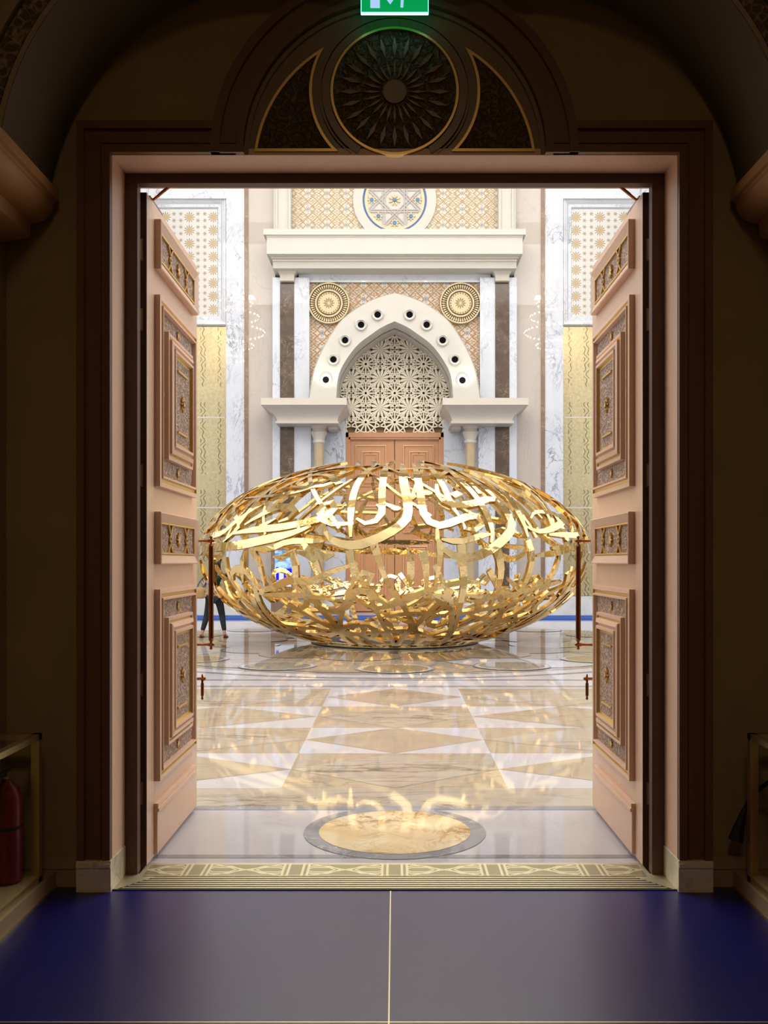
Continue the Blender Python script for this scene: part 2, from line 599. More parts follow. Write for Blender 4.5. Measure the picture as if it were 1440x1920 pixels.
    def nest(s, fn, u0, u1, v0, v1, prof, cap):
        """stepped panel: prof = [(inset, height, material of the band reaching this point)], fn maps (u,v,h) to world"""
        rings = []
        for (i, h, mt) in prof:
            rings.append([fn(u0 + i, v0 + i, h), fn(u1 - i, v0 + i, h), fn(u1 - i, v1 - i, h), fn(u0 + i, v1 - i, h)])
        for a in range(len(rings) - 1):
            vs = rings[a] + rings[a + 1]
            s.add(vs, [(q, (q + 1) % 4, (q + 1) % 4 + 4, q + 4) for q in range(4)], prof[a + 1][2])
        if cap:
            s.add(rings[-1], [(0, 1, 2, 3)], cap)

    def obj(s, name, parent=None, loc=None, smooth=False, recalc=True):
        me = bpy.data.meshes.new(name)
        off = Vector((0, 0, 0))
        if parent is not None:
            p = parent
            while p is not None:
                off += p.location
                p = p.parent
        if loc is not None:
            off += Vector(loc)
        me.from_pydata([tuple(Vector(q) - off) for q in s.v], [], s.f)
        for mt in s.mats:
            me.materials.append(mt)
        me.polygons.foreach_set('material_index', s.m)
        if recalc:
            import bmesh
            bm = bmesh.new()
            bm.from_mesh(me)
            bmesh.ops.recalc_face_normals(bm, faces=bm.faces)
            bm.to_mesh(me)
            bm.free()
        if smooth:
            me.polygons.foreach_set('use_smooth', [True] * len(me.polygons))
            me.set_sharp_from_angle(angle=R(38))
        o = bpy.data.objects.new(name, me)
        COL.objects.link(o)
        if loc is not None:
            o.location = loc
        if parent is not None:
            o.parent = parent
        return o


def tag(o, label=None, cat=None, group=None, kind=None):
    if label: o['label'] = label
    if cat: o['category'] = cat
    if group: o['group'] = group
    if kind: o['kind'] = kind
    return o


def thing(name, label, cat, loc, group=None, kind=None):
    o = bpy.data.objects.new(name, None)
    COL.objects.link(o)
    o.empty_display_size = 0.1
    o.location = loc
    return tag(o, label, cat, group, kind)


def copy_tree(o, parent=None):
    c = o.copy()
    COL.objects.link(c)
    if parent is not None:
        c.parent = parent
    for ch in list(o.children):
        copy_tree(ch, c)
    return c


def px(x, Y): return (x - CX) * Y / F
def pz(y, Y): return EYE + (CY - y) * Y / F
def P(x, y, Y): return (px(x, Y), pz(y, Y))


def B(mb, x0, y0, x1, y1, Yf, Yb, mat):
    """box whose front face spans a rectangle measured on the front plane Yf"""
    mb.box(px(x0, Yf), px(x1, Yf), Yf, Yb, pz(y1, Yf), pz(y0, Yf), mat)


def BS(mb, x0, y0, x1, y1, Yf, Yb, mat):
    """the same box on both sides of the axis"""
    B(mb, x0, y0, x1, y1, Yf, Yb, mat)
    B(mb, 2 * CX - x0, y0, 2 * CX - x1, y1, Yf, Yb, mat)


def S(mb, name, kind='structure'):
    return tag(mb.obj(name), kind=kind)


# ================================================================== FLOORS
YW = 4.34        # foyer face of the door wall
# foyer floor: four big blue panels with brass joints
mb = MB()
mb.box(-1.85, 1.85, -2.6, YW, -0.08, -0.004, 'groove')
xs = [-1.85, -0.022, -0.018, 1.85]
for (a, b_) in ((-1.85, -0.0215), (-0.0165, 1.85)):
    for (c, d) in ((-2.6, 3.09), (3.096, YW - 0.004)):
        mb.box(a, b_, c, d, -0.02, 0.0, 'blue_floor')
for s in (-1, 1):
    mb.box(s * 1.30, s * 1.85, YW - 0.004, YW + .06, -0.02, 0.0, 'blue_floor')
mb.box(-0.0215, -0.0165, -2.6, YW - 0.004, -0.02, 0.0004, 'brass_satin')
mb.box(-1.85, 1.85, 3.09, 3.096, -0.02, 0.0003, 'brass_satin')
S(mb, 'floor')

# hall floor
mb = MB()
HX = 11.0
Y0, Y1 = 4.70, 28.6
SC = (0.0, 17.57)      # axis of the sculpture
mb.box(-HX, HX, Y0, Y1, -0.1, -0.001, 'fl_white')


def fr(x0, x1, y0, y1, mat, z=0.0):
    mb.flat([(x0, y0), (x1, y0), (x1, y1), (x0, y1)], z, mat)


fr(-HX, HX, 4.70, 28.6, 'fl_white')
L1, L2, L3 = 0.0012, 0.0024, 0.0036
fr(-HX, HX, 4.80, 4.855, 'fl_grey', L1)
fr(-HX, HX, 5.73, 5.82, 'fl_grey', L1)
fr(-HX, HX, 5.82, 6.28, 'fl_vein', L1)
rows = [6.28, 7.42, 8.56, 9.82, 11.2]
cols = [(-4.65, -2.70), (-2.70, -0.75), (-0.75, 0.75), (0.75, 2.70), (2.70, 4.65), (4.65, 6.6), (-6.6, -4.65)]
for ri in range(4):
    ya, yb = rows[ri], rows[ri + 1]
    ym = (ya + yb) / 2
    for ci, (xa, xb) in enumerate(cols):
        xm = (xa + xb) / 2
        key = round((xm) / 1.85)
        if (ri + key) % 2 == 1:
            # beige lozenge on white
            fr(xa, xb, ya, yb, 'fl_white', L1)
            mb.flat([(xa, ym), (xm, ya), (xb, ym), (xm, yb)], L2, 'fl_beige')
        else:
            fr(xa, xb, ya, yb, 'fl_beige', L1)
            mb.flat([(xa, ym), (xm, ya), (xb, ym), (xm, yb)], L2, 'fl_vein')
fr(-HX, HX, 11.2, 11.33, 'fl_white', L1)
fr(-HX, HX, 11.33, 11.47, 'fl_grey', L2)
fr(-HX, HX, 11.98, 12.08, 'fl_grey', L2)


def disc(c, r, z, mat, n=72):
    mb.flat([(c[0] + r * math.cos(2 * PI * i / n), c[1] + r * math.sin(2 * PI * i / n)) for i in range(n)], z, mat)


# round onyx inlay at the doorway
oc = (0.0, 5.28)
disc(oc, 0.505, L2, 'fl_grey')
disc(oc, 0.42, L3, 'onyx')
# great round carpet of stone under the sculpture
disc(SC, 5.42, L3, 'fl_grey', 120)
disc(SC, 5.34, L3 + .001, 'fl_white', 120)
disc(SC, 5.05, L3 + .002, 'fl_grey', 120)
disc(SC, 4.97, L3 + .003, 'fl_vein', 120)
zz = L3 + .004
for k in range(16):
    a = 2 * PI * (k + 0.5) / 16 - PI / 2
    c = (SC[0] + 3.55 * math.cos(a), SC[1] + 3.55 * math.sin(a))
    disc(c, 1.32, zz + k * 2e-4, 'fl_grey', 60)
    disc(c, 1.27, zz + k * 2e-4 + 1e-4, ('fl_beige', 'fl_white', 'fl_vein')[k % 3], 60)
for k in range(16):
    a = 2 * PI * (k + 0.5) / 16 - PI / 2
    c = (SC[0] + 3.55 * math.cos(a), SC[1] + 3.55 * math.sin(a))
    n = 60
    vs = []
    for r in (1.28, 1.325):
        for i in range(n):
            t = 2 * PI * i / n
            vs.append((c[0] + r * math.cos(t), c[1] + r * math.sin(t), zz + .0036 + k * 1e-5))
    mb.add(vs, [(i, (i + 1) % n, (i + 1) % n + n, i + n) for i in range(n)], 'fl_grey')
zz += .004
for k in range(16):
    a = 2 * PI * k / 16 - PI / 2
    c = (SC[0] + 4.36 * math.cos(a), SC[1] + 4.36 * math.sin(a))
    disc(c, 0.56, zz + .0045, 'fl_grey', 48)
    disc(c, 0.52, zz + .0048, 'fl_white', 48)
    disc(c, 0.47, zz + .0051, 'fl_tan' if k % 2 == 0 else 'fl_green', 48)
    a += PI / 16
    c = (SC[0] + 2.75 * math.cos(a), SC[1] + 2.75 * math.sin(a))
    disc(c, 0.66, zz + .001 + k * 2e-4, 'fl_grey', 48)
    disc(c, 0.62, zz + .0011 + k * 2e-4, 'fl_tan' if k % 2 == 0 else 'fl_beige', 48)
o = S(mb, 'floor')

# blue carpet along the far wall
mb = MB()
mb.box(-9.5, 9.5, 24.35, 26.0, 0.0, 0.03, 'carpet_blue')
tag(mb.obj('carpet_runner', loc=(0, 25.2, 0)), 'long blue carpet runner on the hall floor along the far wall', 'carpet')

# ================================================================== DOOR WALL (shared by foyer and hall)
mb = MB()
RX, RZ = 1.292, 3.36
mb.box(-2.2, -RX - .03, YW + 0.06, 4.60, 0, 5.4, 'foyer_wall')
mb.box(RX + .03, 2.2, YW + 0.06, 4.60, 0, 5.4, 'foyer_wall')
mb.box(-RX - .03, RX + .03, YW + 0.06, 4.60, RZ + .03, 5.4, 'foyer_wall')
S(mb, 'wall_front')
mb = MB()
mb.box(-HX, -1.36, 4.60, 4.72, 0, 15, 'white_marble_soft')
mb.box(1.36, HX, 4.60, 4.72, 0, 15, 'white_marble_soft')
mb.box(-1.36, 1.36, 4.60, 4.72, 3.45, 15, 'white_marble_soft')
mb.box(-HX, -2.2, 4.40, 4.60, 0, 15, 'white_marble_soft')
mb.box(2.2, HX, 4.40, 4.60, 0, 15, 'white_marble_soft')
mb.box(-2.2, 2.2, 4.40, 4.60, 5.4, 15, 'white_marble_soft')
S(mb, 'wall_entrance')

# foyer shell
mb = MB()
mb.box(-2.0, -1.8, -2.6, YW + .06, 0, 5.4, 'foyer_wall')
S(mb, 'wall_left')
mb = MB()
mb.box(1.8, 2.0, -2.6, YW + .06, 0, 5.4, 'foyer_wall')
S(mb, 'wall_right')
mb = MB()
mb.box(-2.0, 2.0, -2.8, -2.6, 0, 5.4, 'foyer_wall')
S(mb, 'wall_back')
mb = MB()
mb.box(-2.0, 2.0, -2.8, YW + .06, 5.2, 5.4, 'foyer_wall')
S(mb, 'ceiling')

# casing with arched head  (trim)
casing = thing('trim_1', 'dark wooden door casing with a round arched head', None, (0, YW, 0), kind='structure')
AC = (0.0, RZ)                  # arch centre
rO, rI = 343 * YW / F, 283 * YW / F
xO, xI = 592.5 * YW / F, 530.5 * YW / F     # outer / inner edge of casing
zT = pz(232, YW)
zB = 0.142
for s in (-1, 1):
    mb = MB()
    mb.box(s * (xI + .03), s * xO, YW - .015, YW + .06, zB, zT - .001, 'casing_wood_shaded')
    mb.box(s * (xO - .035), s * (xO + .0), YW - .035, YW + .06, zB, zT - .035, 'casing_wood_shaded')
    mb.box(s * xI, s * (xI + .035), YW - .03, YW + .06, zB, RZ, 'casing_wood_shaded')
    mb.box(s * (xI + .045), s * (xI + .06), YW - .024, YW + .06, zB, RZ + .04, 'casing_wood_shaded')
    mb.obj('side_board', casing)
    mb = MB()
    xa = math.sqrt(rO ** 2 - (zT - AC[1]) ** 2)
    mb.box(s * (xa - .05), s * (xO - .03), YW - .014, YW + .06, RZ + .03, zT - .002, 'casing_wood_shaded')
    mb.box(s * (xa - .02), s * xO, YW - .0345, YW + .06, zT - .035, zT, 'casing_wood_shaded')
    mb.box(s * (rI + .034), s * (xI + .035), YW - .03, YW + .06, RZ, RZ + .035, 'casing_wood_shaded')
    mb.box(s * (rI + .034), s * (xI + .044), YW - .022, YW + .06, RZ + .045, RZ + .06, 'casing_wood_shaded')
    mb.obj('head_board', casing)
    mb = MB()
    mb.box(s * (RX - .004), s * xO, YW - .035, YW + .06, 0, zB, 'base_stone')
    mb.box(s * (RX - .004), s * (RX + .03), YW + .06, 4.545, 0, zB, 'base_stone')
    mb.box(s * (RX - .003), s * (xO - .001), YW - .042, YW - .034, zB - .03, zB - .012, 'base_stone')
    mb.obj('plinth_block', casing)
mb = MB()


def arcpts(r, a0, a1, n=40, c=None):
    c = c or AC
    return [(c[0] + r * math.cos(a0 + (a1 - a0) * i / n), c[1] + r * math.sin(a0 + (a1 - a0) * i / n)) for i in range(n + 1)]


a0 = math.asin((RZ - AC[1]) / rO)
for (ra, rb, yy) in ((rO - .04, rO, YW - .035), (rI + .02, rO - .04, YW - .015), (rI, rI + .03, YW - .03)):
    mb.strip_y(arcpts(rb, 0, PI, 60), arcpts(ra, 0, PI, 60), yy, YW + .06, 'casing_wood_shaded')
for s in (-1, 1):
    mb.box(s * (rI - .004), s * (rI + .034), YW - .034, YW + .058, RZ - .0015, RZ + .03, 'casing_wood_shaded')
mb.obj('arched_head', casing, smooth=True)

# tympanum
tym = thing('carved_tympanum', 'dark carved wooden half-round panel above the doorway with gold outlined rosette', 'door panel', (0, YW + .03, RZ))
mb = MB()
pts = arcpts(rI + .01, 0, PI, 60)
mb.prism_y(pts, YW + .012, YW + .055, 'tymp_wood')
# raised field rings around the recesses
mb.strip_y(arcpts(rI - .002, 0, PI, 60), arcpts(rI - .022, 0, PI, 60), YW - .002, YW + .02, 'tymp_wood')
mb.obj('board', tym, smooth=True)
k = YW / F
rc = (0.0, pz(172, YW))
mb = MB()
mb.disc(rc, 116 * k, YW + .006, YW + .03, 'carved_dark', 72, 'y')
for j in range(24):                        # relief rays of the rosette
    t = 2 * PI * j / 24
    for (r0_, r1_, w_) in ((26 * k, 60 * k, .006), (64 * k, 104 * k, .010)):
        d = Vector((math.cos(t), math.sin(t)))
        n_ = Vector((-d.y, d.x))
        c = Vector(rc)
        a, e = c + d * r0_, c + d * r1_
        mid = c + d * (r0_ + r1_) / 2
        mb.prism_y([tuple(a), tuple(mid + n_ * w_), tuple(e), tuple(mid - n_ * w_)], YW - .002, YW + .01, 'tymp_wood')
mb.disc(rc, 22 * k, YW - .004, YW + .01, 'tymp_wood', 24, 'y')
trs = mb.obj('rosette', tym)
mb = MB()
mb.ring(rc, 115.5 * k, 120 * k, YW - .012, YW + .02, 'gold_strip', 96, 'y')
mb.obj('gold_ring', trs, smooth=True)
mb = MB()
for (ra, rb, yy) in ((122, 136, .006), (139, 142, .002)):
    an = math.asin((rc[1] - RZ - .004) / (rb * k)) if (rc[1] - RZ) < rb * k else PI / 2
    mb.ring(rc, ra * k, rb * k, YW - yy, YW + .02, 'tymp_wood', 96, 'y', -an, PI + an)
mb.obj('rosette_moulding', trs, smooth=True)
bc = (0.0, pz(320, YW))
for s in (-1, 1):
    # curved triangle: outer arc about bc radius 265, inner arc about rc radius 155, base line y=285
    def tri(off):
        ro, ri, zb = (265 - off) * k, (155 + off) * k, pz(285 - off, YW)
        out = []
        # outer arc from base to apex
        ta = math.asin((zb - bc[1]) / ro)
        # intersection of circles
        dz = rc[1] - bc[1]
        zi = (ro ** 2 - ri ** 2 + dz ** 2) / (2 * dz) + bc[1]
        tb = math.asin(min(1, (zi - bc[1]) / ro))
        for i in range(25):
            t = ta + (tb - ta) * i / 24
            out.append((s * ro * math.cos(t), bc[1] + ro * math.sin(t)))
        t0 = math.atan2(zi - rc[1], ro * math.cos(tb))
        t1 = -math.acos(0)
        t1 = math.asin((zb - rc[1]) / ri)
        for i in range(25):
            t = t0 + (t1 - t0) * i / 24
            out.append((s * ri * math.cos(t), rc[1] + ri * math.sin(t)))
        return out
    mb = MB()
    A_, B_ = tri(0), tri(5)
    mb.strip_y(A_ + [A_[0]], B_ + [B_[0]], YW - .010, YW + .02, 'gold_strip')
    mb.obj('gold_outline', tym)
    mb = MB()
    mb.prism_y(tri(5), YW + .004, YW + .02, 'carved_dark')
    mb.obj('carved_spandrel', tym)

# jamb lining and stop
mb = MB()
for s in (-1, 1):
    mb.box(s * RX, s * (RX + .03), YW - .0, 4.544, zB, RZ, 'jamb_wood_lit')
    mb.box(s * 1.232, s * (RX + .01), 4.545, 4.60, 0.0, 3.312, 'stop_wood_shaded')
    mb.box(s * 1.236, s * (RX + .068), 4.60, 4.735, 0.0, 3.45, 'door_wood') if False else None
    mb.box(s * (RX), s * (RX + .10), 4.60, 4.735, 0.0, 3.45, 'stop_wood_shaded')
mb.box(-RX, RX, YW, 4.544, RZ - .002, RZ + .028, 'jamb_wood_lit')
mb.box(-RX, RX, 4.545, 4.60, 3.312, RZ, 'stop_wood_shaded')
mb.box(-RX, RX, 4.60, 4.735, 3.36, 3.45, 'door_wood')
S(mb, 'trim_2')

# baseboards in the foyer
for s, nm in ((-1, 'baseboard_left'), (1, 'baseboard_right')):
    mb = MB()
    mb.box(s * xO, s * 1.8, YW + .035, YW + .06, 0, zB, 'skirting')
    mb.box(s * xO, s * 1.8, YW + .028, YW + .06, zB * .60, zB * .70, 'skirting')
    mb.box(s * 1.56, s * 1.8, -2.6, YW + .035, 0, 0.075, 'skirting')
    mb.box(s * 1.552, s * 1.56, -2.6, YW + .035, 0, 0.012, 'brass')
    S(mb, nm)

# threshold
th = thing('threshold_grate', 'brass threshold with slotted grate and etched ornament strip across the doorway', 'threshold', (0, 4.52, 0))
mb = MB()
mb.prism_z([(-RX + .004, YW), (RX - .004, YW), (RX - .004, 4.55), (1.225, 4.56), (1.225, 4.72), (-1.225, 4.72), (-1.225, 4.56), (-RX + .004, 4.55)], -.05, 0.002, 'brass_satin')
mb.obj('base_plate', th)
mb = MB()
mb.box(-1.20, 1.20, 4.52, 4.70, 0.001, 0.004, 'etched')
mb.obj('etched_strip', th)
mb = MB()
mb.prism_z([(-1.27, YW + .004), (1.27, YW + .004), (1.14, 4.51), (-1.14, 4.51)], 0.0005, .003, 'groove')
mb.obj('grate_well', th)
for i in range(6):
    y = YW + .008 + i * .0275
    xw = 1.255 - (y - YW) * .72
    mb = MB()
    mb.box(-xw, xw, y, y + .0145, .002, .0042, 'brass_satin')
    mb.obj('grate_bar', th)
mb = MB()
mb.box(-RX, RX, YW - .012, YW - .002, -.01, .004, 'tar')
mb.obj('edge_strip', th)

# ================================================================== DOOR LEAVES
HG = 4.63


def build_leaf(s, name, label):
    ld = thing(name, label, None, (s * 1.226, HG, 0.0), kind='structure')
    X0 = 1.209
    YE = HG + 1.17

    def fn(u, v, h): return (s * (X0 - h), HG + u, v)
    mb = MB()
    mb.box(s * X0, s * (X0 + .034), HG, YE, 0.02, 3.30, 'door_wood')
    mb.box(s * (X0 + .0005), s * (X0 + .0335), HG - .002, HG, 0.02, 3.30, 'wood_edge_shaded')
    mb.obj('leaf_board', ld)
    big = [(0, 0, 'door_wood'), (0, .028, 'door_wood'), (.022, .030, 'door_wood'), (.028, .020, 'gold_strip'), (.042, .020, 'gold_strip'), (.046, .034, 'door_wood'), (.056, .034, 'door_wood'), (.060, .012, 'door_wood')]
    band = [(.060, .012, 'carved'), (.150, .012, 'carved')]
    inner = [(.150, .012, 'door_wood'), (.152, .036, 'door_wood'), (.168, .036, 'door_wood'), (.172, .028, 'gold_strip'), (.182, .028, 'gold_strip'), (.186, .046, 'door_wood'), (.206, .052, 'door_wood'), (.212, .040, 'door_wood'), (.222, .040, 'door_wood'), (.226, .056, 'door_wood'), (.240, .056, 'door_wood'), (.250, .038, 'gold_strip'), (.258, .038, 'gold_strip')]
    for (z0, z1) in ((1.88, 2.845), (0.394, 1.36)):
        u0, u1 = .15, 1.04
        mb = MB()
        mb.nest(fn, u0, u1, z0, z1, big, None)
        mb.obj('panel_moulding', ld)
        mb = MB()
        mb.nest(fn, u0, u1, z0, z1, band, None)
        mb.obj('carved_band', ld)
        mb = MB()
        mb.nest(fn, u0, u1, z0, z1, inner, None)
        mb.obj('raised_moulding', ld)
        mb = MB()
        i = .258
        mb.nest(fn, u0 + i, u1 - i, z0 + i, z1 - i, [(0, .038, 'carved')], 'carved')
        o_ = mb.obj('carved_centre', ld)
        mb = MB()
        # gold flower and short gold strips on the carved fields
        uc, zc = (u0 + u1) / 2, (z0 + z1) / 2

        def bar(ua, va, ub, vb, w_, h0, h1):
            d = Vector((ub - ua, vb - va)).normalized()
            n_ = Vector((-d.y, d.x)) * w_ / 2
            q = [(ua + n_.x, va + n_.y), (ub + n_.x, vb + n_.y), (ub - n_.x, vb - n_.y), (ua - n_.x, va - n_.y)]
            vs = [fn(a, b, h0) for a, b in q] + [fn(a, b, h1) for a, b in q]
            mb.add(vs, [(0, 1, 2, 3), (4, 5, 6, 7), (0, 1, 5, 4), (1, 2, 6, 5), (2, 3, 7, 6), (3, 0, 4, 7)], 'gold_strip')

        def flower(u, v, r, h0, h1):
            vs = []
            for j in range(16):
                rr = r if j % 2 == 0 else r * .4
                t = PI * j / 8
                vs.append((u + rr * math.cos(t), v + rr * math.sin(t)))
            n = 16
            V = [fn(a, b, h0) for a, b in vs] + [fn(a, b, h1) for a, b in vs]
            mb.add(V, [(i, (i + 1) % n, (i + 1) % n + n, i + n) for i in range(n)] + [tuple(range(n, 2 * n))], 'gold_strip')
        flower(uc, zc, .045, .037, .046)
        flower(uc, zc + .0, .020, .037, .052)
        for sg in (-1, 1):
            bar(uc - .11, zc + sg * .165, uc + .11, zc + sg * .165, .010, .037, .046)
            flower(uc, (z1 - .105) if sg > 0 else (z0 + .105), .026, .011, .020)
            flower(u0 + .105 if sg < 0 else u1 - .105, zc, .026, .011, .020)
        mb.obj('gold_inlay', ld)
    for (z0, z1) in ((2.975, 3.225), (1.487, 1.752)):
        u0, u1 = .15, 1.06
        mb = MB()
        mb.nest(fn, u0, u1, z0, z1, [(0, 0, 'door_wood'), (0, .032, 'door_wood'), (.006, .035, 'door_wood'), (.048, .018, 'door_wood'), (.052, .010, 'door_wood')], None)
        mb.obj('panel_moulding', ld)
        mb = MB()
        mb.nest(fn, u0 + .05, u1 - .05, z0 + .05, z1 - .05, [(0, .012, 'carved')], 'carved')
        mb.obj('carved_panel', ld)
        mb = MB()
        ua, ub, va, vb = u0 + .055, u1 - .055, z0 + .055, z1 - .055
        hh = (.011, .022)
        bar(ua, va, ub, va, .010, *hh)
        bar(ua, vb, ub, vb, .010, *hh)
        bar(ua, va, ua, vb, .010, *hh)
        bar(ub, va, ub, vb, .010, *hh)
        zc = (va + vb) / 2
        L = (ub - ua)
        for cc in (ua + L * .26, ub - L * .26):
            for sg in (-1, 1):
                bar(cc - sg * .05, va, cc + sg * .02, zc, .009, *hh)
                bar(cc + sg * .02, zc, cc - sg * .05, vb, .009, *hh)
                bar(cc + sg * .03, va, cc + sg * .03 - sg * .045, zc, .007, *hh) if False else None
        flower((ua + ub) / 2, zc, .04, *hh)
        mb.obj('gold_inlay', ld)
    # kick board
    mb = MB()
    mb.nest(fn, .14, 1.07, .03, .275, [(0, 0, 'door_wood'), (0, .016, 'door_wood'), (.006, .018, 'door_wood')], 'door_wood')
    mb.box(s * X0, s * (X0 - .028), HG + .13, HG + 1.03, .245, .262, 'door_wood')
    mb.box(s * X0, s * (X0 - .022), HG + .135, HG + 1.05, .262, .285, 'door_wood')
    mb.obj('kick_board', ld)
    # hinges on the leaf edge
    for z in (3.02, 2.68, 1.92, 0.90, 0.37):
        mb = MB()
        mb.box(s * (X0 + .018), s * (X0 + .026), HG - .006, HG - .001, z - .055, z + .055, 'brass')
        mb.tube([(s * (X0 + .03), HG - .006, z - .05), (s * (X0 + .03), HG - .006, z + .05)], .005, 'brass', 8)
        mb.obj('hinge', ld)
    # long pull handle
    hy = HG + 1.09
    hx = X0 - .103
    mb = MB()
    mb.lathe([(.004, .985), (.007, .990), (.012, 1.0), (.006, 1.012), (.008, 1.018), (.017, 1.03), (.014, 1.035), (.0155, 1.04), (.0155, 1.585), (.014, 1.59), (.017, 1.595), (.008, 1.607), (.006, 1.612), (.012, 1.625), (.007, 1.635), (.004, 1.642)], (s * hx, hy), 'bronze', 16)
    h = mb.obj('pull_handle', ld, smooth=True)
    mb = MB()
    for z in (1.0, 1.625):
        mb.tube([(s * (X0 - .0), hy, z), (s * (X0 - .01), hy, z), (s * (X0 - .012), hy, z), (s * (X0 - .05), hy, z), (s * (hx + .02), hy, z), (s * (hx + .012), hy, z), (s * (hx - .006), hy, z)],
                [.022, .022, .009, .007, .008, .013, .013], 'bronze_bright', 12)
        mb.ball((s * (hx - .012), hy, z), .010, 'bronze_bright', 6)
        mb.ball((s * hx, hy, z + (.022 if z > 1.3 else -.022)), .010, 'bronze_bright', 6)
    mb.obj('handle_bracket', h, smooth=True)
    # drop lever
    mb = MB()
    lz = .795
    lx = X0 - .050
    mb.tube([(s * X0, hy, lz), (s * (X0 - .008), hy, lz), (s * (X0 - .01), hy, lz), (s * (lx - .004), hy, lz), (s * (lx - .012), hy, lz)], [.018, .018, .008, .008, .012], 'bronze_bright', 12)
    mb.ball((s * (lx - .010), hy, lz), .013, 'bronze_bright', 6)
    mb.lathe([(.004, lz - .128), (.008, lz - .12), (.005, lz - .11), (.0095, lz - .10), (.0095, lz - .03), (.006, lz - .022), (.008, lz - .012), (.004, lz + .026)], (s * lx, hy), 'bronze', 12)
    mb.obj('drop_lever', ld, smooth=True)
    # closer arm
    mb = MB()
    mb.box(s * 1.07, s * 1.16, 4.605, 4.66, 3.345, 3.359, 'bronze')
    p = [(s * 1.205, 4.74, 3.308), (s * 1.09, 4.645, 3.345)]
    mb.tube(p, .008, 'bronze_bright', 8)
    mb.ball(p[1], .013, 'bronze', 6)
    mb.box(s * (X0 + .03), s * X0, 4.70, 4.95, 3.30, 3.312, 'bronze')
    mb.obj('closer_arm', ld)
    return ld


build_leaf(-1, 'door_1', 'open carved wooden door leaf on the left side of the doorway')
build_leaf(1, 'door_2', 'open carved wooden door leaf on the right side of the doorway')

# ================================================================== FOYER ARCH, CORBELS
arch = thing('trim_3', None, None, (0, 3.9, 3.2), kind='structure')
YA = 3.80
AZ = pz(322, YA)
for s in (-1, 1):
    cxa = s * 227 * YA / F            # arc centre on the opposite side of the apex line
    cxa = -cxa

    def parc(r, n=40):
        # from springing (z=3.20) to the apex x=0
        r0 = 518 * YA / F + r
        c0 = s * -227 * YA / F if False else -s * 227 * YA / F * -1
        c0 = -s * (-227) * YA / F
        cen = s * 227 * YA / F
        t0 = math.asin((3.20 - AZ) / r0)
        cen = s * (227 * YA / F)
        # left arc (s=-1) has its centre left of the axis
        t1 = math.acos(min(1, (227 * YA / F * -1) / r0))
        out = []
        for i in range(n + 1):
            t = t0 + (t1 - t0) * i / n
            out.append((s * (227 * YA / F) + s * r0 * math.cos(t) * 1.0, AZ + r0 * math.sin(t)))
        return out
    mb = MB()
    bands = ((-.003, .0, .003, 'arch_soffit_shade'), (0.0, .020, 0.0, 'foyer_arch'), (.020, .030, .03, 'groove'), (.030, .11, .012, 'carved_arch'), (.11, .122, .035, 'groove'), (.122, .16, .0, 'foyer_arch'), (.16, .60, .02, 'foyer_wall'))
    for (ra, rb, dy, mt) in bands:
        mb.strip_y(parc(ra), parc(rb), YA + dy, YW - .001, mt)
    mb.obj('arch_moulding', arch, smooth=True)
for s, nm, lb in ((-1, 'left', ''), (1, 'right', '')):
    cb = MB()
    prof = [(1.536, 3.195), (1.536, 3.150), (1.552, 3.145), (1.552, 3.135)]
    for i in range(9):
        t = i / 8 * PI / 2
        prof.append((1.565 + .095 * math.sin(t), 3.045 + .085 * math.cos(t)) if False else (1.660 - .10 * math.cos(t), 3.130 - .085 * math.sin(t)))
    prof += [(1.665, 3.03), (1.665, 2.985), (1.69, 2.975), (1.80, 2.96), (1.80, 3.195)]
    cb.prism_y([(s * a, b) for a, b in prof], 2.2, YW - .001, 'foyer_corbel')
    tag(cb.obj('stone_corbel', loc=(s * 1.8, 3.3, 2.96), smooth=True), ('stone corbel carrying the arch high on the left foyer wall' if s < 0 else 'stone corbel carrying the arch high on the right foyer wall'), 'corbel', 'corbels under the foyer arch')

# ================================================================== EXIT SIGN
ex = thing('exit_sign', 'green lit emergency exit sign hanging above the doorway', 'exit sign', (0, 4.22, pz(25, 4.22)))
YS = 4.22
sg_w = 62.5 * YS / F
zb = pz(25, YS)
mgreen = plain('sign_green', (0.0, 0.25, 0.03), 0.3, emis=(0.0, 0.42, 0.10), es=0.7)
mwhite = plain('sign_white', (0.5, 0.6, 0.8), 0.3, emis=(0.42, 0.62, 1.0), es=0.9)
medge = plain('sign_edge', (0.3, 0.5, 0.8), 0.2, emis=(0.25, 0.80, 0.80), es=3.5)
mb = MB()
mb.box(-sg_w, sg_w, YS, YS + .012, zb + .004, zb + .145, mgreen)
plate = mb.obj('sign_plate', ex)
mb = MB()
mb.box(-sg_w, sg_w, YS - .002, YS + .014, zb, zb + .004, medge)
for s in (-1, 1):
    mb.box(s * sg_w, s * (sg_w + .002), YS - .001, YS + .013, zb, zb + .145, medge)
mb.obj('glass_edge', ex)
mb = MB()
yy0, yy1 = YS - .003, YS
mb.box(-.108, -.066, yy0, yy1, zb + .024, zb + .12, mwhite)       # doorway
mb.prism_y([(-.045, zb + .075), (.005, zb + .075), (-.02, zb + .040)], yy0, yy1, mwhite)    # arrow head
mb.box(-.028, -.012, yy0, yy1, zb + .07, zb + .115, mwhite)
mb.prism_y([(.026, zb + .026), (.038, zb + .026), (.040, zb + .06), (.055, zb + .085), (.045, zb + .10), (.028, zb + .07)], yy0, yy1, mwhite)     # runner leg
mb.prism_y([(.048, zb + .085), (.062, zb + .068), (.085, zb + .070), (.085, zb + .080), (.066, zb + .080), (.058, zb + .095)], yy0, yy1, mwhite)
mb.prism_y([(.038, zb + .08), (.058, zb + .085), (.050, zb + .115), (.032, zb + .11)], yy0, yy1, mwhite)
mb.disc((.038, zb + .126), .009, yy0, yy1, mwhite, 16, 'y')
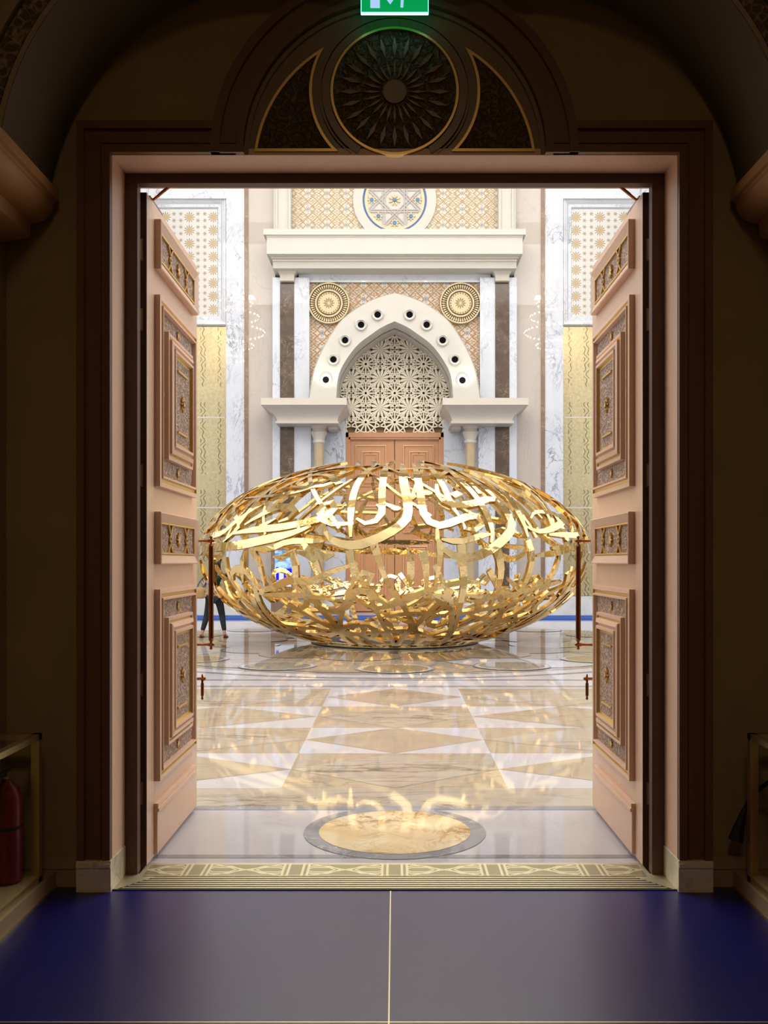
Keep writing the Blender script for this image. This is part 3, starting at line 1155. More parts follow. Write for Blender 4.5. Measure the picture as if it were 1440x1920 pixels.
mb.obj('pictogram', plate)
mb = MB()
mb.box(-sg_w - .01, sg_w + .01, YS - .015, YS + .03, zb + .145, zb + .18, 'label_white')
mb.obj('lamp_housing', ex)
mb = MB()
for x in (-.09, .09):
    mb.tube([(x, YS + .007, zb + .18), (x, YS + .007, 5.2)], .005, 'brass', 8)
mb.obj('suspension_rod', ex)

# ================================================================== EXTINGUISHER STANDS
for s in (-1, 1):
    st = thing('brass_frame_stand', 'brass framed low display stand by the left foyer wall holding a red extinguisher' if s < 0 else 'brass framed low display stand by the right foyer wall holding a black-horned extinguisher', 'stand', (s * 1.71, 3.6, .075), 'extinguisher stands')
    x0, x1, y0, y1, z0, z1 = 1.575, 1.795, 2.9, 4.24, .075, .735
    t = .036
    for (xx, yy) in ((x0, y0), (x0, y1 - t), (x1 - t, y0), (x1 - t, y1 - t)):
        mb = MB()
        mb.box(s * xx, s * (xx + t), yy, yy + t, z0, z1, 'brass')
        mb.obj('post', st)
    mb = MB()
    for z in (z0, z1 - .026):
        mb.box(s * x0, s * (x0 + t), y0, y1, z, z + .026, 'brass')
        mb.box(s * (x1 - t), s * x1, y0, y1, z, z + .026, 'brass')
        mb.box(s * x0, s * x1, y0, y0 + t, z, z + .026, 'brass')
        mb.box(s * x0, s * x1, y1 - t, y1, z, z + .026, 'brass')
    mb.obj('rail', st)
    mb = MB()
    mb.box(s * (x0 + .01), s * (x1 - .01), y0 + .01, y1 - .01, z0 + .026, z0 + .034, 'foyer_wall')
    mb.obj('shelf_board', st)
    # extinguisher
    exx, exy = s * (1.682 if s < 0 else 1.70), (4.12 if s < 0 else 3.95)
    zb_ = z0 + .034
    e = thing('fire_extinguisher', 'red fire extinguisher standing in the brass frame at the left foyer wall' if s < 0 else 'fire extinguisher with black hose and horn in the brass frame at the right foyer wall', 'fire extinguisher', (exx, exy, zb_), 'foyer fire extinguishers')
    rr = .062
    mb = MB()
    mb.lathe([(rr - .01, zb_), (rr, zb_ + .012), (rr, zb_ + .36), (rr * .8, zb_ + .41), (rr * .35, zb_ + .435), (.018, zb_ + .45)], (exx, exy), 'ext_red', 24)
    mb.obj('cylinder', e, smooth=True)
    mb = MB()
    mb.lathe([(rr + .001, zb_ + .10), (rr + .0012, zb_ + .101), (rr + .0012, zb_ + .24), (rr + .001, zb_ + .241)], (exx, exy), 'ext_red', 24)
    mb.lathe([(rr + .0015, zb_ + .235), (rr + .002, zb_ + .236), (rr + .002, zb_ + .25), (rr + .0015, zb_ + .251)], (exx, exy), 'tar', 24)
    o_ = mb.obj('label_band', e, smooth=True)
    mb = MB()
    mb.ring((exx, exy), rr + .0022, rr + .003, zb_ + .255, zb_ + .285, 'label_white', 10, 'z', -2.4, -1.7)
    mb.ring((exx, exy), rr + .0022, rr + .003, zb_ + .287, zb_ + .30, 'label_blue', 10, 'z', -2.3, -1.7)
    mb.obj('paper_label', e)
    mb = MB()
    mb.box(exx - .012, exx + .012, exy - .012, exy + .012, zb_ + .445, zb_ + .48, 'brass')
    mb.box(exx - .008, exx + .008, exy - .09, exy + .02, zb_ + .475, zb_ + .49, 'tar')
    mb.obj('valve_head', e)
    mb = MB()
    xo = s * -1
    if s < 0:
        mb.tube([(exx, exy - .01, zb_ + .47), (exx - .03, exy - .05, zb_ + .46), (exx - .04, exy - .09, zb_ + .40), (exx - .04, exy - .085, zb_ + .2), (exx - .04, exy - .08, zb_ + .08)], .010, 'tar', 8)
    else:
        mb.tube([(exx, exy - .01, zb_ + .47), (1.68, 4.08, zb_ + .46), (1.66, 4.20, zb_ + .42), (1.615, 4.285, zb_ + .34), (1.575, 4.29, zb_ + .26)], .010, 'tar', 8)
        mb.tube([(1.58, 4.29, zb_ + .27), (1.56, 4.295, zb_ + .20), (1.545, 4.30, zb_ + .13)], [.012, .022, .034], 'tar', 12)
    mb.obj('hose', e, smooth=True)

# ================================================================== GREAT HALL SHELL
mb = MB()
mb.box(-HX - .2, -HX, 4.4, 28.8, 0, 15, 'white_marble_soft')
for y in range(5, 28, 3):
    mb.box(-HX, -HX + .12, y, y + .5, 0, 15, 'beige_stone')
    mb.box(-HX, -HX + .06, y + .9, y + 2.6, 1.0, 11, 'gold_mosaic')
S(mb, 'wall_hall_left')
mb = MB()
mb.box(HX, HX + .2, 4.4, 28.8, 0, 15, 'white_marble_soft')
for y in range(5, 28, 3):
    mb.box(HX - .12, HX, y, y + .5, 0, 15, 'beige_stone')
    mb.box(HX - .06, HX, y + .9, y + 2.6, 1.0, 11, 'gold_mosaic')
S(mb, 'wall_hall_right')
mb = MB()
mb.box(-HX - .2, HX + .2, 4.4, 28.8, 15, 15.2, 'cream')
S(mb, 'ceiling')

W = 27.5
# far wall: piers, marble strips, plain wall behind the portal
mb = MB()
BS(mb, 465, 200, 516, 1118, W, W + .5, 'beige_stone')
BS(mb, 458, 200, 465.5, 1118, W - .03, W + .5, 'brown_trim')
BS(mb, 424, 200, 458.5, 1118, W, W + .5, 'white_marble')
BS(mb, 190, 200, 424, 372, W, W + .5, 'white_marble')
BS(mb, 25, 200, 190, 1118, W, W + .5, 'white_marble')
BS(mb, 10, 1118, 655, 1135, W - .05, W + .5, 'white_marble_soft')
BS(mb, 10, 1135, 655, 1153, W - .12, W + .5, 'white_marble_soft')
mb.box(-HX, HX, 28.75, 28.8, 0, 15, 'lattice_back')
S(mb, 'wall_hall_back')

# bays (niches) left and right
for s, lb in ((-1, 'left'), (1, 'right')):
    bay = thing('ornamental_bay', 'tall marble wall bay with gold star mosaic above gold mosaic, left of the portal' if s < 0 else 'tall marble wall bay with gold star mosaic above gold mosaic, right of the portal', 'wall bay', (s * -px(307, W), W + .25, 0), 'marble wall bays')

    def xs_(x, Y): return s * -px(x, Y)
    Yn = W + .22
    mb = MB()
    xa, xb = -px(424, W), -px(190, W)
    mb.box(s * xa, s * xb, Yn, Yn + .2, pz(372, W), pz(1118, W), 'white_marble_soft')
    mb.obj('back_slab', bay)
    # stepped frame of the upper panel
    def fb(u, v, h): return (s * u, Yn - h, v)
    mb = MB()
    mb.nest(fb, xa + .02, xb - .02, pz(612, Yn) + .02, pz(374, Yn), [(0, 0, 'white_marble_soft'), (0, .16, 'white_marble_soft'), (.05, .16, 'white_marble_soft'), (.07, .12, 'white_marble_soft'), (.10, .12, 'white_marble_soft'), (.16, .06, 'white_marble_soft'), (.24, .06, 'white_marble'), (.27, .02, 'white_marble_soft')], None)
    mb.box(s * xa, s * xb, Yn - .10, Yn, pz(612, Yn), pz(603, Yn), 'white_marble_soft')
    mb.obj('panel_frame', bay)
    mb = MB()
    u0, u1 = xa + .29, xb - .29
    mb.box(s * u0, s * u1, Yn - .02, Yn, pz(594, Yn), pz(394, Yn), 'star_panel')
    mb.obj('star_mosaic', bay)
    mb = MB()
    # object coordinates centred on the bay so the script bands fall at its edges
    mb.box(s * (xa + .01), s * (xb - .01), Yn - .03, Yn, pz(1117, Yn), pz(613, Yn), 'gold_mosaic')
    for yy in (783, 952):
        mb.box(s * (xa + .06), s * (xb - .06), Yn - .036, Yn - .03, pz(yy + 1.3, Yn), pz(yy - 1.3, Yn), 'cream')
    mb.obj('gold_mosaic_panel', bay)

# ------------------------------------------------------------------ portal
YP = 27.3
mb = MB()
# marble uprights on both sides
BS(mb, 511, 520, 526, 1118, YP, W + .3, 'white_marble')
BS(mb, 525, 520, 551.5, 1118, YP - .02, W + .3, 'brown_marble')
BS(mb, 551, 520, 580, 790, YP, W + .3, 'white_marble')
BS(mb, 551, 790, 583, 1118, YP, W + .5, 'white_marble')
# recessed marble beside the door
BS(mb, 575, 785, 648, 1118, 28.0, 28.7, 'white_marble')
# white stop face under the lattice / side returns
B(mb, 560, 500, 920, 529, YP + .1, W + .6, 'white_marble_soft')
S(mb, 'trim_4')

# upper stage
mb = MB()
BS(mb, 513, 200, 546, 432, YP, W + .4, 'cream_white')
BS(mb, 517, 200, 520, 432, YP - .05, YP, 'cream_white')
BS(mb, 541, 200, 544.5, 432, YP - .05, YP, 'cream_white')
B(mb, 545, 200, 935, 440, W, W + .4, 'ornate_pale')
S(mb, 'trim_5')
# medallion
mc = (0.0, pz(376, W))
km = W / F
md = thing('star_medallion', 'round white and gold medallion with blue stars at the top of the portal', 'medallion', (0, W, mc[1]))
mb = MB()
mb.ring(mc, 60 * km, 78 * km, W - .06, W + .02, 'cream_white', 72, 'y')
mb.obj('white_surround', md, smooth=True)
mb = MB()
mb.disc(mc, 60 * km, W - .02, W + .01, 'cream_white', 72, 'y')
mb.obj('disc', md)
mb = MB()
mb.ring(mc, 57 * km, 60 * km, W - .07, W, 'blue_enamel', 72, 'y')
mb.obj('blue_ring', md, smooth=True)
mb = MB()
mb.ring(mc, 51 * km, 56.5 * km, W - .045, W, 'pale_gold', 72, 'y')
mb.obj('gold_ring', md, smooth=True)


def barxz(mb, a, b_, w_, y0, y1, mat):
    a, b_ = Vector(a), Vector(b_)
    d = (b_ - a).normalized()
    n_ = Vector((-d.y, d.x)) * w_ / 2
    mb.prism_y([tuple(a + n_), tuple(b_ + n_), tuple(b_ - n_), tuple(a - n_)], y0, y1, mat)


def starpoly(c, r0, r1, n, a=0):
    return [(c[0] + (r0 if j % 2 == 0 else r1) * math.cos(a + PI * j / n), c[1] + (r0 if j % 2 == 0 else r1) * math.sin(a + PI * j / n)) for j in range(2 * n)]


mb = MB()
for k_ in range(8):
    for off in (-.035, .035):
        t0, t1 = R(22.5 + 45 * k_), R(22.5 + 45 * (k_ + 3))
        rr = 53 * km
        a = Vector((rr * math.cos(t0), mc[1] + rr * math.sin(t0)))
        e = Vector((rr * math.cos(t1), mc[1] + rr * math.sin(t1)))
        d = (e - a).normalized()
        n_ = Vector((-d.y, d.x)) * off
        barxz(mb, a + n_, e + n_, .028, W - .045 - .001 * k_, W - .01, 'grey_line')
mb.obj('strapwork', md)
for k_ in range(8):
    mb = MB()
    t = R(45 * k_)
    c = (43 * km * math.cos(t), mc[1] + 43 * km * math.sin(t))
    mb.prism_y(starpoly(c, .14, .075, 8), W - .05, W - .01, 'gold_paint')
    mb.disc(c, .062, W - .07, W - .02, 'blue_star', 8, 'y')
    mb.obj('blue_star', md)
mb = MB()
for k_ in range(8):
    t = R(22.5 + 45 * k_)
    d = Vector((math.cos(t), math.sin(t)))
    n_ = Vector((-d.y, d.x))
    c = Vector(mc)
    mb.prism_y([tuple(c + d * .05), tuple(c + d * .12 + n_ * .028), tuple(c + d * .18), tuple(c + d * .12 - n_ * .028)], W - .06, W - .01, 'gold_paint')
mb.disc(mc, .045, W - .07, W - .02, 'blue_star', 8, 'y')
mb.obj('central_flower', md)

# entablature
co = thing('portal_cornice', 'deep cream stone cornice crossing the top of the portal', 'cornice', (0, 27.0, pz(503, 26.9)))
mb = MB()
B(mb, 494, 429, 986, 440, 26.45, W + .2, 'cream_white')
mb.obj('top_slab', co)
mb = MB()
B(mb, 499, 439, 981, 444, 26.5, W + .2, 'cream')
B(mb, 500, 443, 980, 476, 26.52, W + .2, 'cream_white')
mb.obj('fascia', co)
mb = MB()
B(mb, 505, 475, 975, 479, 26.6, W + .2, 'cream')
B(mb, 508, 478, 972, 484, 26.7, W + .2, 'cream')
B(mb, 511, 483, 969, 490, 26.78, W + .2, 'cream')
B(mb, 511.5, 489, 968.5, 503, 26.82, W + .2, 'cream_white')
mb.obj('lower_moulding', co)
# capitals of the flat pilasters
for s in (-1, 1):
    mb = MB()
    c = 740 + s * -1 * 0
    prof = [(pz(526, 27.1), .20), (pz(517, 27.1), .20), (pz(514, 27.1), .21), (pz(508, 27.1), .27), (pz(503, 27.1), .30)]
    xc = s * -px(538, 27.1)
    vs = []
    for z, hw in prof:
        yf = 27.3 - hw * .9
        vs += [(xc - hw, yf, z), (xc + hw, yf, z), (xc + hw, W, z), (xc - hw, W, z)]
    fs = []
    for a in range(len(prof) - 1):
        fs += [(a * 4 + q, a * 4 + (q + 1) % 4, a * 4 + 4 + (q + 1) % 4, a * 4 + 4 + q) for q in range(4)]
    fs += [(0, 1, 2, 3), tuple(range(len(prof) * 4 - 4, len(prof) * 4))]
    mb.add(vs, fs, 'cream')
    tag(mb.obj('pilaster_capital', loc=(xc, 27.3, pz(526, 27.1))), 'small cream capital under the cornice at the left dark marble strip' if s < 0 else 'small cream capital under the cornice at the right dark marble strip', 'capital', 'capitals under the cornice')

# the pointed arch
outer = [(577, 746), (584, 703), (594, 672), (611.5, 637), (635, 602), (662, 579), (693, 561), (717, 552), (740, 546)]
inner = [(630, 746), (635, 703), (650.5, 672), (672, 645), (697, 626), (717, 612.5), (740, 602)]


def catm(pts, n=6):
    out = []
    P_ = [pts[0]] + list(pts) + [pts[-1]]
    for i in range(1, len(P_) - 2):
        for j in range(n):
            t = j / n
            p0, p1, p2, p3 = [Vector(q) for q in P_[i - 1:i + 3]]
            out.append(0.5 * ((2 * p1) + (p2 - p0) * t + (2 * p0 - 5 * p1 + 4 * p2 - p3) * t * t + (3 * p1 - p0 - 3 * p2 + p3) * t ** 3))
    out.append(Vector(pts[-1]))
    return out


def resample(pts, n):
    L = [0]
    for a, b_ in zip(pts, pts[1:]):
        L.append(L[-1] + (b_ - a).length)
    out = []
    for i in range(n + 1):
        d = L[-1] * i / n
        k_ = 0
        while k_ < len(L) - 2 and L[k_ + 1] < d:
            k_ += 1
        t = (d - L[k_]) / max(1e-9, L[k_ + 1] - L[k_])
        out.append(pts[k_].lerp(pts[k_ + 1], t))
    return out


NO = 28
oL = resample(catm(outer), NO)
iL = resample(catm(inner), NO)
# the arch curves end slightly off vertical tangency at the apex; keep both halves symmetric
YF_ = 26.70


def full(curve, Y):
    left = [P(p.x, p.y, Y) for p in curve]
    right = [(-a, b_) for a, b_ in left][::-1]
    return left + right[1:]


OUT = full(oL, YF_)
INN = full(iL, YF_)
pa = thing('pointed_arch', 'smooth white pointed arch with round openings over the far door', 'arch', (0, YF_ + .3, OUT[0][1]))
mb = MB()
# bevelled face: outer rim is set back, as a soft splay
mid = [(a[0] * .93 + b_[0] * .07, a[1] * .93 + b_[1] * .07) for a, b_ in zip(OUT, INN)]
n = len(OUT)
vs = [(p[0], W + .1, p[1]) for p in OUT] + [(p[0], YF_ + .16, p[1]) for p in OUT] + [(p[0], YF_, p[1]) for p in mid] + [(p[0], YF_ + .02, p[1]) for p in INN] + [(p[0], 28.35, p[1]) for p in INN]
fs = []
for a in range(4):
    for i in range(n - 1):
        fs.append((a * n + i, a * n + i + 1, (a + 1) * n + i + 1, (a + 1) * n + i))
mb.add(vs, fs, 'cream_white')
mb.obj('arch_ring', pa, smooth=True)
# jambs below the springing
for s in (-1, 1):
    mb = MB()
    xj = s * abs(INN[0][0])
    mb.box(xj, s * (abs(INN[0][0]) + .25), YF_ + .5, 28.5, pz(812, 28.0), OUT[0][1], 'cream_white')
    mb.obj('jamb', pa)

# spandrel ornament
mb = MB()
WX0, WZ1 = px(579, W), pz(527, W)
for s in (-1, 1):
    # between the inner arch line and the frame: full spandrel wall
    half = INN[:NO + 1]
    xl = WX0
    top = WZ1
    poly = [(xl, half[0][1])] + [(xl, top), (0, top)] + [(p[0], p[1]) for p in half[::-1]]
    if s > 0:
        poly = [(-a, b_) for a, b_ in poly]
    mb.prism_y(poly, W, W + .15, 'ornate_warm')
S(mb, 'trim_6')

# rosettes in the spandrels
for s in (-1, 1):
    c = (s * -px(616.5, 27.35), pz(568, 27.35))
    ro = thing('gilded_rosette', 'round gilded petal rosette in the corner left of the pointed arch' if s < 0 else 'round gilded petal rosette in the corner right of the pointed arch', 'rosette', (c[0], W, c[1]), 'spandrel rosettes')
    q = 27.35 / F
    mb = MB()
    mb.ring(c, 36 * q, 38.5 * q, W - .16, W + .01, 'pale_gold', 64, 'y')
    mb.disc(c, 36 * q, W - .07, W + .01, 'relief_shadow', 64, 'y')
    mb.ring(c, 23 * q, 26 * q, W - .13, W, 'pale_gold', 64, 'y')
    mb.disc(c, 20.5 * q, W - .13, W, 'pale_gold', 64, 'y')
    dish = mb.obj('dish', ro, smooth=True)
    mb = MB()
    for j in range(48):
        t = 2 * PI * j / 48
        d = Vector((math.cos(t), math.sin(t)))
        n_ = Vector((-d.y, d.x))
        C_ = Vector(c)
        mb.prism_y([tuple(C_ + d * 26 * q), tuple(C_ + d * 33 * q + n_ * .022), tuple(C_ + d * 35.5 * q), tuple(C_ + d * 33 * q - n_ * .022)], W - .125, W - .06, 'pale_gold')
    mb.obj('outer_petals', dish)
    mb = MB()
    for j in range(24):
        t = 2 * PI * j / 24
        d = Vector((math.cos(t), math.sin(t)))
        mb.disc(tuple(Vector(c) + d * 18.5 * q), .024, W - .136, W - .12, 'relief_shadow', 6, 'y')
    mb.obj('bead_ring', dish)
    mb = MB()
    for j in range(12):
        t = 2 * PI * j / 12
        d = Vector((math.cos(t), math.sin(t)))
        n_ = Vector((-d.y, d.x))
        C_ = Vector(c)
        mb.prism_y([tuple(C_ + d * 2 * q), tuple(C_ + d * 7 * q + n_ * .02), tuple(C_ + d * 11 * q), tuple(C_ + d * 7 * q - n_ * .02)], W - .136, W - .12, 'relief_shadow')
    mb.obj('inner_petals', dish)

# round openings in the arch
LP = [(611, 712), (625, 674), (647, 638), (677, 609), (708, 590), (768, 590), (800, 609), (830, 638), (853, 674), (867, 713)]
words = ['lowest on the left side', 'second from the bottom on the left', 'third from the bottom on the left', 'fourth from the bottom on the left', 'next to the apex on the left',
         'next to the apex on the right', 'fourth from the bottom on the right', 'third from the bottom on the right', 'second from the bottom on the right', 'lowest on the right side']
proto = thing('arch_spotlight', '', 'spotlight', (0, YF_, 0), 'round spotlights set in the pointed arch')
mb = MB()
q = YF_ / F
mb.ring((0, 0), 8.5 * q, 10.5 * q, YF_ - .05, YF_ + .05, 'cream_white', 32, 'y')
mb.ring((0, 0), 11.0 * q, 12.2 * q, YF_ - .012, YF_ + .05, 'cream_white', 32, 'y')
mb.ring((0, 0), 10.3 * q, 11.1 * q, YF_ - .004, YF_ + .05, 'grey_line', 32, 'y')  # grey ring paints in the shadow gap of the bezel
mb.obj('bezel', proto, smooth=True)
mb = MB()
n = 28
vs = []
for (r, y) in ((8.6 * q, YF_ - .03), (6.2 * q, YF_ - .006)):
    for i in range(n):
        t = 2 * PI * i / n
        vs.append((r * math.cos(t), y, r * math.sin(t)))
mb.add(vs, [(i, (i + 1) % n, (i + 1) % n + n, i + n) for i in range(n)], 'cream_white')
mb.obj('reflector', proto, smooth=True)
mb = MB()
mb.disc((0, 0), 6.3 * q, YF_ - .006, YF_ + .03, 'black', 28, 'y')
mb.obj('dark_lens', proto)
for i, (a, b_) in enumerate(LP):
    o_ = proto if i == 0 else copy_tree(proto)
    o_.location = (px(a, YF_), YF_, pz(b_, YF_))
    o_['label'] = 'round spotlight in the pointed arch, ' + words[i]

# lattice inside the arch
la = thing('pierced_lattice', 'pierced plaster star lattice filling the arch above the far wooden door', 'lattice screen', (0, 28.4, pz(812, 28.35)))
mb = MB()
YL = 28.35
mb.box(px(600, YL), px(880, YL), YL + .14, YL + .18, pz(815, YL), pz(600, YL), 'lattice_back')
mb.obj('backing', la)
mb = MB()
s0 = 54.3 * YL / F
czs = [pz(791.5 - 54.5 * j, YL) for j in range(5)]
for j in range(0, 5):
    for i in range(-2, 3):
        c = Vector((i * s0, czs[j]))
        if abs(c.x) > 2.0: continue
        mb.ring(c, .285, .32, YL, YL + .10, 'lattice', 24, 'y')
        mb.ring(c, .038, .085, YL, YL + .10, 'lattice', 12, 'y')
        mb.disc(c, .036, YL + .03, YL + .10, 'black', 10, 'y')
        for k_ in range(12):
            t = 2 * PI * k_ / 12
            d = Vector((math.cos(t), math.sin(t)))
            barxz(mb, c + d * .07, c + d * .29, .044, YL + .01, YL + .09, 'lattice')
            # petals outside the ring
            t2 = t + PI / 12
            d2 = Vector((math.cos(t2), math.sin(t2)))
            d3 = Vector((math.cos(t + PI / 6), math.sin(t + PI / 6)))
            barxz(mb, c + d * .30, c + d2 * .45, .036, YL + .012, YL + .09, 'lattice')
            barxz(mb, c + d3 * .30, c + d2 * .45, .036, YL + .012, YL + .09, 'lattice')
        c2 = Vector(((i + .5) * s0, czs[j] + s0 / 2))
        for k_ in range(12):
            t = 2 * PI * k_ / 12 + PI / 12
            d = Vector((math.cos(t), math.sin(t)))
            n_ = Vector((-d.y, d.x))
            mb.prism_y([tuple(c2), tuple(c2 + d * .20 + n_ * .042), tuple(c2 + d * .40), tuple(c2 + d * .20 - n_ * .042)], YL + .005, YL + .09, 'lattice')
            t2, t3 = t + PI / 12, t + PI / 6
            d2 = Vector((math.cos(t2), math.sin(t2)))
            d3 = Vector((math.cos(t3), math.sin(t3)))
            barxz(mb, c2 + d * .34, c2 + d2 * .44, .034, YL + .014, YL + .09, 'lattice')
            barxz(mb, c2 + d3 * .34, c2 + d2 * .44, .034, YL + .014, YL + .09, 'lattice')
mb.obj('star_grid', la)

# impost shelves
for s in (-1, 1):
    im = thing('impost_shelf', 'broad cream stone shelf under the left foot of the pointed arch' if s < 0 else 'broad cream stone shelf under the right foot of the pointed arch', 'stone shelf', (s * -px(570, 26.4), 26.9, pz(790, 26.5)), 'impost shelves')
    Ys = 26.2
    x0, x1 = px(489, Ys), px(650, Ys)
    mb = MB()
    mb.box(s * -x0 if s < 0 else -x0, (x1 if s < 0 else -x1), Ys, 28.0, pz(759, Ys), pz(746, Ys), 'cream') if False else None
    a, e = (x0, x1) if s < 0 else (-x0, -x1)
    mb.box(a, e, Ys, 28.2, pz(759, Ys), pz(746, Ys), 'cream')
    mb.obj('slab', im)
    mb = MB()
    # cove: footprint shrinks downwards
    lv = []
    for i in range(9):
        t = i / 8
        z = pz(759, Ys) + (pz(790, Ys) - pz(759, Ys)) * (t * .86 + .0)
        o_ = .38 * math.sin(t * PI / 2) + .02
        lv.append((z, o_))
    zl = pz(790, Ys)
    lv.append((lv[-1][0] - .001, .36))
    lv.append((zl, .36))
    vs = []
    for z, off in lv:
        xa, xb = x0 + off, x1 - off * .7
        if s > 0:
            xa, xb = -xa, -xb
        vs += [(xa, Ys + off, z), (xb, Ys + off, z), (xb, 28.2, z), (xa, 28.2, z)]
    fs = []
    for a_ in range(len(lv) - 1):
        fs += [(a_ * 4 + q_, a_ * 4 + (q_ + 1) % 4, a_ * 4 + 4 + (q_ + 1) % 4, a_ * 4 + 4 + q_) for q_ in range(4)]
    fs += [tuple(range(len(lv) * 4 - 4, len(lv) * 4))]
    mb.add(vs, fs, 'cream')
    mb.obj('cove', im)

# columns
for s in (-1, 1):
    cxx = s * -px(598, 27.2)
    q = 27.2 / F
    cl = thing('stone_column', 'honey coloured round stone column with turned capital left of the far door' if s < 0 else 'honey coloured round stone column with turned capital right of the far door', 'column', (cxx, 27.2, 0), 'columns beside the far door')
    mb = MB()
    mb.lathe([(.19, .3), (.19, .35), (.155, .36), (.15, 2.6), (.145, pz(830, 27.2))], (cxx, 27.2), 'column_stone', 32)
    mb.obj('shaft', cl, smooth=True)
    mb = MB()
    z = lambda y: pz(y, 27.2)
    mb.lathe([(.15, z(832)), (.175, z(830)), (.175, z(827)), (.155, z(825)), (.19, z(818)), (.225, z(813)), (.235, z(811)), (.20, z(808)), (.18, z(805)), (.21, z(803)), (.235, z(800)), (.235, z(794)), (.20, z(793))], (cxx, 27.2), 'cream', 32)
    mb.obj('capital', cl, smooth=True)
    mb = MB()
    mb.box(cxx - .27, cxx + .27, 26.93, 27.3, 0, .22, 'cream')
    mb.lathe([(.24, .22), (.25, .25), (.2, .3), (.19, .32)], (cxx, 27.2), 'cream', 32)
    mb.obj('base', cl, smooth=True)

# far door
YD = 28.15
dd = thing('door_3', 'closed double wooden door with stepped panels in the far portal', None, (0, YD, 0), kind='structure')
mb = MB()
zt = pz(811, YD)
xw = px(836, YD)
for s in (-1, 1):
    mb.box(s * (xw - .15), s * xw, YD, YD + .3, 0, zt, 'far_wood')
    mb.box(s * (xw - .20), s * (xw - .14), YD + .03, YD + .3, 0, zt - .14, 'far_wood')
mb.box(-xw, xw, YD, YD + .3, zt - .14, zt, 'far_wood')
mb.box(-xw + .15, xw - .15, YD + .03, YD + .3, zt - .20, zt - .13, 'far_wood')
mb.obj('frame', dd)
for s in (-1, 1):
    mb = MB()
    a, e = (.01, xw - .2)
    mb.box(s * a, s * e, YD + .12, YD + .2, 0.02, zt - .2, 'far_wood')
    lf = mb.obj('leaf', dd)
    for (z0, z1) in ((3.55, pz(834, YD)), (2.35, 3.35), (0.45, 2.15)):
        mb = MB()
        u0, u1 = .25, xw - .35

        def fd(u, v, h): return (s * u, YD + .12 - h, v)
        mb.nest(fd, u0, u1, z0, z1, [(0, 0, 'far_wood'), (0, .04, 'far_wood_light'), (.03, .05, 'far_wood_light'), (.05, .02, 'far_wood'), (.17, .02, 'far_wood'), (.18, .05, 'far_wood_light'), (.21, .06, 'far_wood_light'), (.24, .03, 'far_wood'), (.29, .08, 'far_wood_light'), (.32, .06, 'far_wood')], 'far_wood')
        mb.obj('panel', lf)
    mb = MB()
    for (zz_, xx_) in ((4.72, .62), (4.2, .38), (4.2, .62), (4.2, .86), (4.72, .62), (3.0, .62), (1.3, .62)):
        mb.ball((s * xx_ * 1.15, YD + .075, zz_), .02, 'gold_paint', 5)
    mb.obj('gold_stud', lf)

# ================================================================== KIOSK
YK = 26.2
kx0, kx1 = px(508, YK), px(556, YK)
kk = thing('information_kiosk', 'digital screen kiosk with blue sky picture seen through the sculpture beside the portal', 'kiosk', ((kx0 + kx1) / 2, YK + .1, 0))
mb = MB()
mb.box(kx0, kx1, YK, YK + .14, .05, pz(1026, YK), 'brown_trim')
mb.box(kx0 - .08, kx1 + .08, YK - .12, YK + .26, 0, .05, 'brown_trim')
kcs = mb.obj('casing', kk)
m, nt, b = newmat('screen_picture')
nz = noise(nt, tc(nt, (1, 1, 2.2)), 5, 5)
cc = ramp(nt, nz, [(0.4, (0.03, 0.22, 0.72)), (0.62, (0.55, 0.8, 1.0))])
b.inputs['Base Color'].default_value = (0, 0, 0, 1)
nt.links.new(cc, b.inputs['Emission Color'])
b.inputs['Emission Strength'].default_value = 1.0
b.inputs['Roughness'].default_value = 0.2
scr_m = m
scr_w = plain('screen_white', (0, 0, 0), 0.2, emis=(0.9, 0.92, 1.0), es=0.85)
scr_b = plain('screen_blue', (0, 0, 0), 0.2, emis=(0.0, 0.0, 0.85), es=1.0)
mb = MB()
mb.box(px(515.5, YK), px(551.5, YK), YK - .004, YK, pz(1066, YK), pz(1032, YK), scr_m)
mb.box(px(515.5, YK), px(551.5, YK), YK - .004, YK, pz(1100, YK), pz(1066, YK), scr_w)
mb.box(px(517.5, YK), px(523, YK), YK - .006, YK - .003, pz(1088, YK), pz(1063, YK), scr_b)
mb.box(px(532, YK), px(550, YK), YK - .006, YK - .003, pz(1074, YK), pz(1066, YK), scr_b)
mb.box(px(532, YK), px(538, YK), YK - .006, YK - .003, pz(1085, YK), pz(1066, YK), scr_b)
mb.obj('screen', kcs)

# ================================================================== CHANDELIERS of the hall
bulb = plain('lamp_glow', (1, 0.9, 0.7), 0.3, emis=(1.0, 0.86, 0.66), es=70)


def chandelier(x, y, z, label, sc=1.0):
    ch = thing('chandelier', label, 'chandelier', (x, y, z), 'hall chandeliers')
    mb = MB()
    tiers = [(.7, -1.4, 18), (1.0, -.8, 22), (1.5, -.2, 34), (1.25, .5, 28), (.95, 1.1, 22), (.7, 1.7, 16), (.45, 2.2, 10)]
    for r, h, n in tiers:
        mb.ring((x, y), r * sc - .03, r * sc + .03, z + h * sc, z + h * sc + .05, 'brass', 32, 'z')
        for k_ in range(4):
            t = PI / 2 * k_ + r
            mb.tube([(x + r * sc * math.cos(t), y + r * sc * math.sin(t), z + h * sc), (x, y, z + 2.5 * sc)], .015, 'brass', 6)
    mb.tube([(x, y, z - 1.5), (x, y, 14.98)], .04, 'brass', 8)
    mb.obj('frame', ch)
    mb = MB()
    for r, h, n in tiers:
        for k_ in range(n):
            t = 2 * PI * k_ / n
            mb.ball((x + r * sc * math.cos(t), y + r * sc * math.sin(t), z + h * sc + .09), .035, bulb, 4)
    mb.obj('lamp_glow', ch)


